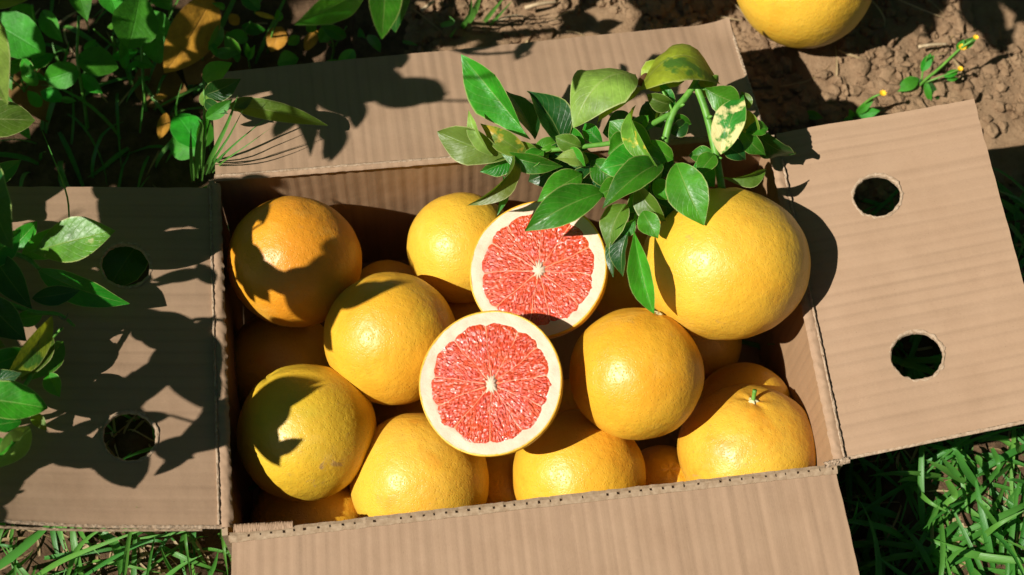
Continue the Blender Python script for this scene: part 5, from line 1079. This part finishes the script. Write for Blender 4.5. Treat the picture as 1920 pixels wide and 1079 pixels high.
LEAVES = [(-0.4358,0.0328,0.3097,-0.3868,-0.0223,0.3051,0.0343),(-0.6309,0.1366,0.3221,-0.6279,0.2423,0.3553,0.0541),(-0.3667,-0.0244,0.4718,-0.4405,-0.0748,0.4609,0.0331),(-0.4531,0.1657,0.4838,-0.343,0.1187,0.4838,0.0412),(-0.3901,-0.0152,0.322,-0.3807,-0.0575,0.3542,0.0182),(-0.3862,0.0509,0.3591,-0.438,0.0876,0.3591,0.0286),(-0.6281,0.2426,0.3263,-0.641,0.1787,0.2642,0.0449),(-0.5548,0.1976,0.2587,-0.4879,0.167,0.2819,0.032),(-0.5272,-0.0661,0.3416,-0.6078,-0.1268,0.3002,0.0504),(-0.3986,0.1668,0.3663,-0.4165,0.2657,0.4208,0.0526),(-0.3568,-0.0934,0.3886,-0.3913,-0.128,0.3373,0.033),(-0.4724,0.1278,0.313,-0.4313,0.0709,0.3131,0.0256),(-0.3469,0.2672,0.3058,-0.3132,0.3359,0.2877,0.0315),(-0.0607,0.2501,0.3159,-0.0211,0.2803,0.3625,0.0309),(-0.4354,-0.136,0.3125,-0.4765,-0.1054,0.3119,0.0225),(-0.5834,0.347,0.3007,-0.5833,0.2856,0.2699,0.0303),(-0.5066,0.2496,0.2525,-0.5545,0.1206,0.2948,0.0518),(-0.2333,0.2607,0.3197,-0.32,0.2991,0.3104,0.0344),(-0.3854,-0.0264,0.3472,-0.4128,-0.1056,0.3833,0.0282),(-0.3957,-0.1446,0.3247,-0.397,-0.0897,0.3087,0.0212),(-0.4436,0.0359,0.313,-0.4086,-0.0253,0.3516,0.0303),(-0.4164,-0.0961,0.3126,-0.5015,-0.1383,0.2966,0.0299),(-0.7066,0.3795,0.3312,-0.6751,0.2877,0.3198,0.0493),(-0.6281,0.0887,0.2764,-0.6711,0.1907,0.3146,0.0563),(-0.4458,-0.0281,0.3598,-0.4492,-0.065,0.3098,0.0236),(-0.3694,0.0864,0.3357,-0.3861,0.05,0.294,0.0264),(-0.3671,0.0222,0.3668,-0.3833,0.058,0.4174,0.0199),(0.0568,0.2374,0.5095,0.0475,0.1705,0.5459,0.0267),(-0.3995,0.0054,0.4053,-0.377,-0.0334,0.4309,0.0206),(-0.4947,0.1634,0.2462,-0.4711,0.1753,0.2851,0.0238),(-0.4486,0.3029,0.336,-0.4578,0.3397,0.2779,0.0219),(-0.0745,0.236,0.3963,-0.1437,0.2713,0.385,0.0311),(-0.4564,0.2576,0.2696,-0.4797,0.314,0.2747,0.0276),(-0.4194,0.2832,0.303,-0.4548,0.1935,0.3221,0.0313),(-0.5804,-0.1115,0.3443,-0.631,-0.0673,0.3127,0.0295),(0.1133,0.2362,0.4627,0.1406,0.1827,0.4378,0.0228),(-0.0653,0.2449,0.4139,-0.0977,0.2389,0.3775,0.0194),(-0.3651,-0.1463,0.3751,-0.3812,-0.0993,0.3852,0.0183),(-0.3372,0.3493,0.2466,-0.35,0.2948,0.2751,0.0209),(-0.6615,0.1684,0.2788,-0.6791,0.2202,0.2896,0.0263),(0.069,0.1945,0.4406,0.12,0.2718,0.4469,0.0302),(-0.6994,0.294,0.4054,-0.7269,0.2844,0.3059,0.0351),(-0.3479,0.1755,0.4632,-0.3636,0.1309,0.441,0.0188),(-0.4427,-0.0243,0.2813,-0.4206,0.0295,0.2899,0.0241),(-0.6516,0.2251,0.3135,-0.6531,0.2822,0.3639,0.0285),(-0.4366,0.2396,0.4081,-0.3597,0.2154,0.4071,0.0301),(0.13,0.1859,0.4777,0.1819,0.2311,0.5019,0.029),(-0.4351,-0.1304,0.4149,-0.3707,-0.1093,0.4188,0.0258),(-0.6077,0.3437,0.2799,-0.6276,0.4382,0.2527,0.046),(-0.4662,0.0554,0.4011,-0.392,0.0727,0.4093,0.0233),(-0.3864,-0.0472,0.3381,-0.41,-0.0914,0.3314,0.0185),(-0.362,0.2441,0.426,-0.4282,0.2283,0.3804,0.0313),(-0.432,0.1259,0.2927,-0.3832,0.1068,0.3125,0.0223),(-0.4109,0.308,0.2707,-0.4202,0.3529,0.2835,0.0182),(-0.528,0.2018,0.3106,-0.5864,0.238,0.3076,0.0267),(-0.359,0.3102,0.3076,-0.3846,0.2706,0.2942,0.0176),(-0.5679,0.212,0.3769,-0.5762,0.2123,0.2953,0.0245),(-0.4826,0.1861,0.4592,-0.3828,0.1492,0.5063,0.0573),(-0.5163,0.2884,0.2965,-0.4773,0.2541,0.3156,0.0206),(-0.605,0.0089,0.3203,-0.5831,0.0853,0.3207,0.031),(-0.3983,-0.06,0.3357,-0.3844,-0.0271,0.3657,0.0168),(-0.4179,0.4078,0.3117,-0.4913,0.3104,0.3146,0.0381),(-0.4367,0.0532,0.3598,-0.4593,0.0925,0.4128,0.0255),(-0.3856,-0.0304,0.4017,-0.4076,0.0175,0.4222,0.0222),(-0.4474,0.2086,0.3578,-0.4292,0.2538,0.3624,0.0218),(-0.3483,0.2976,0.3122,-0.429,0.3092,0.3066,0.0336),(-0.6447,0.2699,0.3024,-0.574,0.2157,0.2632,0.031),(-0.1095,0.2288,0.3487,-0.097,0.2619,0.4219,0.0342),(-0.3581,-0.0788,0.4167,-0.4035,-0.0445,0.4403,0.0205),(0.1346,0.2774,0.4759,0.1041,0.1717,0.5162,0.0371),(-0.5512,0.3189,0.3496,-0.5817,0.3352,0.2641,0.0338),(-0.476,-0.026,0.3034,-0.4988,0.0288,0.3942,0.0357),(-0.3788,-0.0516,0.4496,-0.3446,-0.0555,0.4889,0.0197),(-0.4398,0.0187,0.3448,-0.4904,0.0526,0.3108,0.032),(-0.5991,0.3672,0.3124,-0.5874,0.3263,0.2911,0.0182),(-0.4159,-0.0322,0.3104,-0.4294,0.0163,0.3459,0.0281),(-0.4429,0.3143,0.2786,-0.4486,0.3692,0.2719,0.0239),(-0.4126,0.1692,0.4583,-0.4724,0.1543,0.4193,0.0273),(-0.3534,0.1021,0.5212,-0.3968,0.1304,0.5216,0.0215),(-0.4407,-0.0875,0.321,-0.4279,-0.1406,0.2853,0.0225),(-0.2631,0.3744,0.2529,-0.264,0.3087,0.3077,0.0313),(-0.4707,-0.0971,0.308,-0.4565,-0.0106,0.3189,0.0391),(-0.3468,-0.0414,0.4352,-0.3747,-0.0536,0.393,0.0252),(0.076,0.2193,0.498,0.1025,0.1564,0.4855,0.0284),(-0.3967,-0.0587,0.3612,-0.4115,-0.0123,0.3481,0.0193),(-0.4864,0.202,0.3128,-0.479,0.2525,0.2808,0.017),(-0.7299,0.1671,0.2745,-0.6148,0.2131,0.3096,0.0489),(-0.5634,0.2835,0.3114,-0.5603,0.2364,0.3339,0.0198),(-0.53,0.2732,0.3085,-0.5228,0.2364,0.3644,0.0191),(-0.1358,0.3029,0.395,-0.1393,0.2802,0.3184,0.0285),(-0.3313,0.1829,0.4232,-0.3505,0.2266,0.4635,0.0257),(-0.3863,-0.0164,0.4836,-0.4302,-0.0914,0.4926,0.0288),(-0.0146,0.2773,0.3657,-0.0549,0.2551,0.3006,0.0365),(-0.4394,0.332,0.3213,-0.4394,0.2869,0.2945,0.0208),(-0.4626,-0.1255,0.4548,-0.4112,-0.1191,0.4726,0.0253),(-0.4727,0.1523,0.5312,-0.398,0.0968,0.4974,0.0334),(-0.4856,0.3621,0.3153,-0.5354,0.3179,0.31,0.0241),(-0.5037,0.2737,0.3457,-0.5356,0.2709,0.3115,0.0185),(-0.4657,0.2696,0.2871,-0.4712,0.2242,0.2658,0.0207),(-0.4624,-0.0667,0.3085,-0.4404,-0.0309,0.3637,0.0347),(-0.4518,-0.1496,0.375,-0.4355,-0.0936,0.3705,0.0233),(-0.3119,0.3474,0.2961,-0.2909,0.273,0.3196,0.0345),(-0.1563,0.2829,0.3187,-0.1093,0.2544,0.3185,0.0187),(-0.4384,0.2648,0.3396,-0.4951,0.2004,0.3244,0.0301),(-0.4976,0.0716,0.2784,-0.4172,0.1102,0.323,0.0401),(-0.3892,0.116,0.4964,-0.3618,0.1053,0.5348,0.0209),(-0.6212,0.3204,0.2734,-0.6305,0.2666,0.2898,0.0242),(-0.6362,-0.0915,0.2587,-0.6094,-0.1523,0.2911,0.0347),(-0.3897,-0.0427,0.3819,-0.3817,-0.0759,0.4407,0.0189),(-0.246,0.1876,0.4049,-0.2268,0.211,0.4513,0.0259),(-0.3797,0.0152,0.3146,-0.3948,0.0397,0.32,0.0111),(-0.4592,0.2657,0.2716,-0.4224,0.2754,0.2779,0.0117),(-0.3977,0.0994,0.48,-0.4075,0.0673,0.4918,0.0126),(-0.4252,0.0978,0.4558,-0.402,0.1357,0.4456,0.0148),(-0.3541,-0.1432,0.3768,-0.3815,-0.1286,0.3634,0.0148),(-0.3754,0.0135,0.3506,-0.3898,0.0139,0.3298,0.0105),(-0.4298,-0.1287,0.3385,-0.4419,-0.1135,0.3285,0.01),(-0.4352,-0.1367,0.3119,-0.4429,-0.1514,0.2979,0.0085),(-0.3893,-0.135,0.4108,-0.392,-0.1204,0.4326,0.0107),(-0.2287,0.2937,0.2871,-0.2341,0.3218,0.2928,0.0127),(0.0947,0.1609,0.5071,0.0842,0.1392,0.5013,0.0097),(-0.1033,0.2565,0.3331,-0.1232,0.2612,0.3124,0.0127),(-0.3406,0.0093,0.4306,-0.354,-0.0152,0.4362,0.0081),(-0.4218,0.251,0.2821,-0.4316,0.2721,0.2862,0.0095),(-0.3923,-0.0844,0.3048,-0.4022,-0.0973,0.2844,0.0099),(0.122,0.1498,0.4724,0.0985,0.1765,0.4722,0.0139),(-0.4178,0.078,0.2863,-0.3911,0.0685,0.2866,0.0116),(-0.3966,-0.091,0.3786,-0.3919,-0.1084,0.3614,0.0079),(-0.4229,-0.1258,0.367,-0.415,-0.137,0.3974,0.0117),(-0.4233,0.0313,0.3331,-0.4462,0.038,0.3294,0.011),(-0.4616,0.309,0.3024,-0.4759,0.2856,0.3031,0.0102),(-0.3742,-0.0273,0.4107,-0.346,-0.0118,0.4167,0.0136),(-0.413,0.2834,0.2642,-0.4003,0.3229,0.2687,0.019),(-0.3727,0.0516,0.2888,-0.3815,0.1075,0.3426,0.0322),(-0.3707,0.1527,0.3797,-0.3687,0.1728,0.4063,0.0142),(-0.4258,-0.1084,0.3797,-0.4298,-0.1031,0.3512,0.0108),(-0.3621,0.0784,0.4365,-0.3682,0.0977,0.4458,0.008),(-0.4104,0.0165,0.4554,-0.4183,0.0414,0.4479,0.0104),(0.1089,0.1633,0.4682,0.1088,0.1714,0.4986,0.0115),(-0.6085,0.3302,0.3381,-0.6374,0.3502,0.3079,0.0175),(-0.4165,0.0682,0.4232,-0.41,0.0621,0.4459,0.0085),(-0.4077,0.009,0.4252,-0.3905,-0.0066,0.4306,0.011),(-0.3855,-0.034,0.371,-0.3624,-0.0398,0.3738,0.0095),(-0.4119,0.0392,0.3196,-0.3814,0.017,0.3221,0.0134),(-0.3804,0.1243,0.4739,-0.3751,0.0944,0.4716,0.0112),(-0.1652,0.2715,0.2953,-0.1846,0.2713,0.2839,0.0089),(-0.4099,0.0924,0.4965,-0.4049,0.0581,0.4907,0.0133),(-0.1788,0.2776,0.256,-0.1738,0.2766,0.2847,0.0096),(-0.3978,-0.1205,0.3382,-0.3732,-0.1294,0.334,0.0098),(-0.332,0.1843,0.4419,-0.3205,0.1646,0.4369,0.011),(-0.5301,0.2773,0.2817,-0.5527,0.2709,0.2772,0.0074),(-0.5785,0.2853,0.2612,-0.6234,0.2534,0.2577,0.0168),(-0.371,0.0018,0.3503,-0.3847,0.0202,0.3535,0.0096),(-0.5909,0.2434,0.3157,-0.5805,0.2657,0.3137,0.0077),(-0.43,0.0708,0.3568,-0.4489,0.097,0.3698,0.0158),(-0.3985,-0.0138,0.331,-0.3631,-0.0276,0.3297,0.014),(-0.2738,0.0678,0.5823,-0.2379,0.0865,0.597,0.0191),(-0.4427,-0.1077,0.2576,-0.4176,-0.1114,0.3178,0.0273),(-0.4304,-0.0147,0.4233,-0.3965,-0.0333,0.4612,0.0195),(-0.5025,0.2515,0.2761,-0.5212,0.2596,0.2699,0.0075),(-0.5021,0.1859,0.3121,-0.5064,0.1581,0.3122,0.0126),(-0.366,-0.1143,0.3883,-0.3467,-0.1021,0.4029,0.0099),(-0.3738,0.0095,0.3055,-0.3732,0.0304,0.3063,0.0075),(-0.1585,0.3319,0.2922,-0.1748,0.3024,0.2913,0.0131),(-0.4432,0.2877,0.3066,-0.4406,0.2658,0.2936,0.0093),(-0.2431,0.2686,0.3163,-0.2199,0.2603,0.3297,0.0122),(0.0927,0.188,0.4231,0.0885,0.2116,0.438,0.0098),(-0.3781,0.0042,0.3942,-0.3974,0.0287,0.4188,0.0132),(-0.3673,-0.0169,0.3623,-0.3761,0.0024,0.3774,0.0097),(-0.464,0.2697,0.2729,-0.4607,0.272,0.3078,0.0102),(-0.4233,-0.0904,0.3493,-0.4227,-0.0645,0.3548,0.0098),(-0.6063,0.2591,0.2988,-0.5928,0.2557,0.3193,0.0107),(-0.2273,0.1689,0.4483,-0.2266,0.1941,0.4449,0.0094),(-0.4251,-0.1257,0.396,-0.4221,-0.1464,0.3721,0.0137),(-0.3652,0.1171,0.4305,-0.3619,0.0897,0.4425,0.0137),(-0.4543,0.3074,0.257,-0.431,0.2979,0.2697,0.0102),(-0.3542,-0.0563,0.5013,-0.3682,-0.0547,0.4829,0.009),(-0.1886,0.3146,0.3005,-0.1795,0.2963,0.3351,0.0157),(-0.4881,0.2496,0.2558,-0.5012,0.266,0.2702,0.0085),(-0.426,-0.0846,0.3674,-0.4373,-0.0681,0.3485,0.0119),(-0.1263,0.2768,0.2813,-0.0871,0.2778,0.2845,0.0157),(-0.4341,0.2562,0.2566,-0.4204,0.243,0.3349,0.0253),(-0.424,0.1494,0.4088,-0.4364,0.149,0.3493,0.0185),(-0.5809,0.2769,0.2778,-0.5651,0.2989,0.279,0.0088),(-0.3812,-0.0329,0.3202,-0.3986,-0.0177,0.328,0.0102),(-0.1496,0.2495,0.3492,-0.1659,0.2609,0.3309,0.0109),(-0.4136,0.0139,0.4329,-0.392,-0.0189,0.3904,0.0197),(0.1339,0.1845,0.4693,0.1469,0.1876,0.4946,0.0115),(-0.4003,-0.1213,0.3148,-0.4269,-0.1142,0.3161,0.0111),(-0.1833,0.2611,0.3185,-0.2073,0.2652,0.3141,0.0097),(-0.4323,0.2541,0.3012,-0.4132,0.2905,0.3073,0.0143),(-0.2463,0.157,0.4604,-0.2347,0.1817,0.4517,0.0079),(-0.4027,-0.0508,0.3585,-0.3872,-0.095,0.3698,0.018),(-0.1189,0.2752,0.2546,-0.1451,0.2833,0.2585,0.0075),(-0.5124,0.2674,0.2875,-0.5407,0.2441,0.2877,0.0124),(-0.4051,-0.1643,0.4151,-0.425,-0.1178,0.4315,0.0226),(-0.41,0.0456,0.3326,-0.4045,0.0424,0.3579,0.008),(-0.4009,0.0875,0.279,-0.411,0.0978,0.2491,0.0117),(-0.3661,-0.1206,0.3252,-0.3793,-0.1348,0.317,0.0075),(-0.5456,0.3565,0.2582,-0.5005,0.3104,0.2894,0.0316),(-0.4511,-0.1388,0.3055,-0.4342,-0.1583,0.3106,0.0132),(-0.3583,-0.1392,0.3614,-0.3445,-0.137,0.3837,0.0102)]
for pts, r in TWIGS:
    P = [Vector(q) for q in pts]
    branch(tree, P, r, 0.0009, TWIG if r > .0025 else STEM, name='branch' if r > .004 else 'twig', n=max(6, 4 * len(P)), sides=6)
for k, (x0, y0, z0_, x1, y1, z1, w) in enumerate(LEAVES):
    P0, P1 = Vector((x0, y0, z0_)), Vector((x1, y1, z1)); ax = P1 - P0
    n = ax.cross(SUN).cross(ax).normalized()
    V, F, UV = leaf_geo(P0, P1, w * 1.03, n, fold=.14, bend=rnd.uniform(-.02, .04), curl=.1, nv=12, nu=6, seed=k * 1.3, shape=.8, wave=.02)
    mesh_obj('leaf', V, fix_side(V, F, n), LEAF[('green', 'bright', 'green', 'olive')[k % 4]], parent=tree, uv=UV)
branch(tree, [(-1.0, -.25, -.05), (-1.0, -.24, .2), (-.99, -.23, .4), (-.98, -.22, .56)], .032, .020, TWIG, name='trunk', n=14, sides=14)
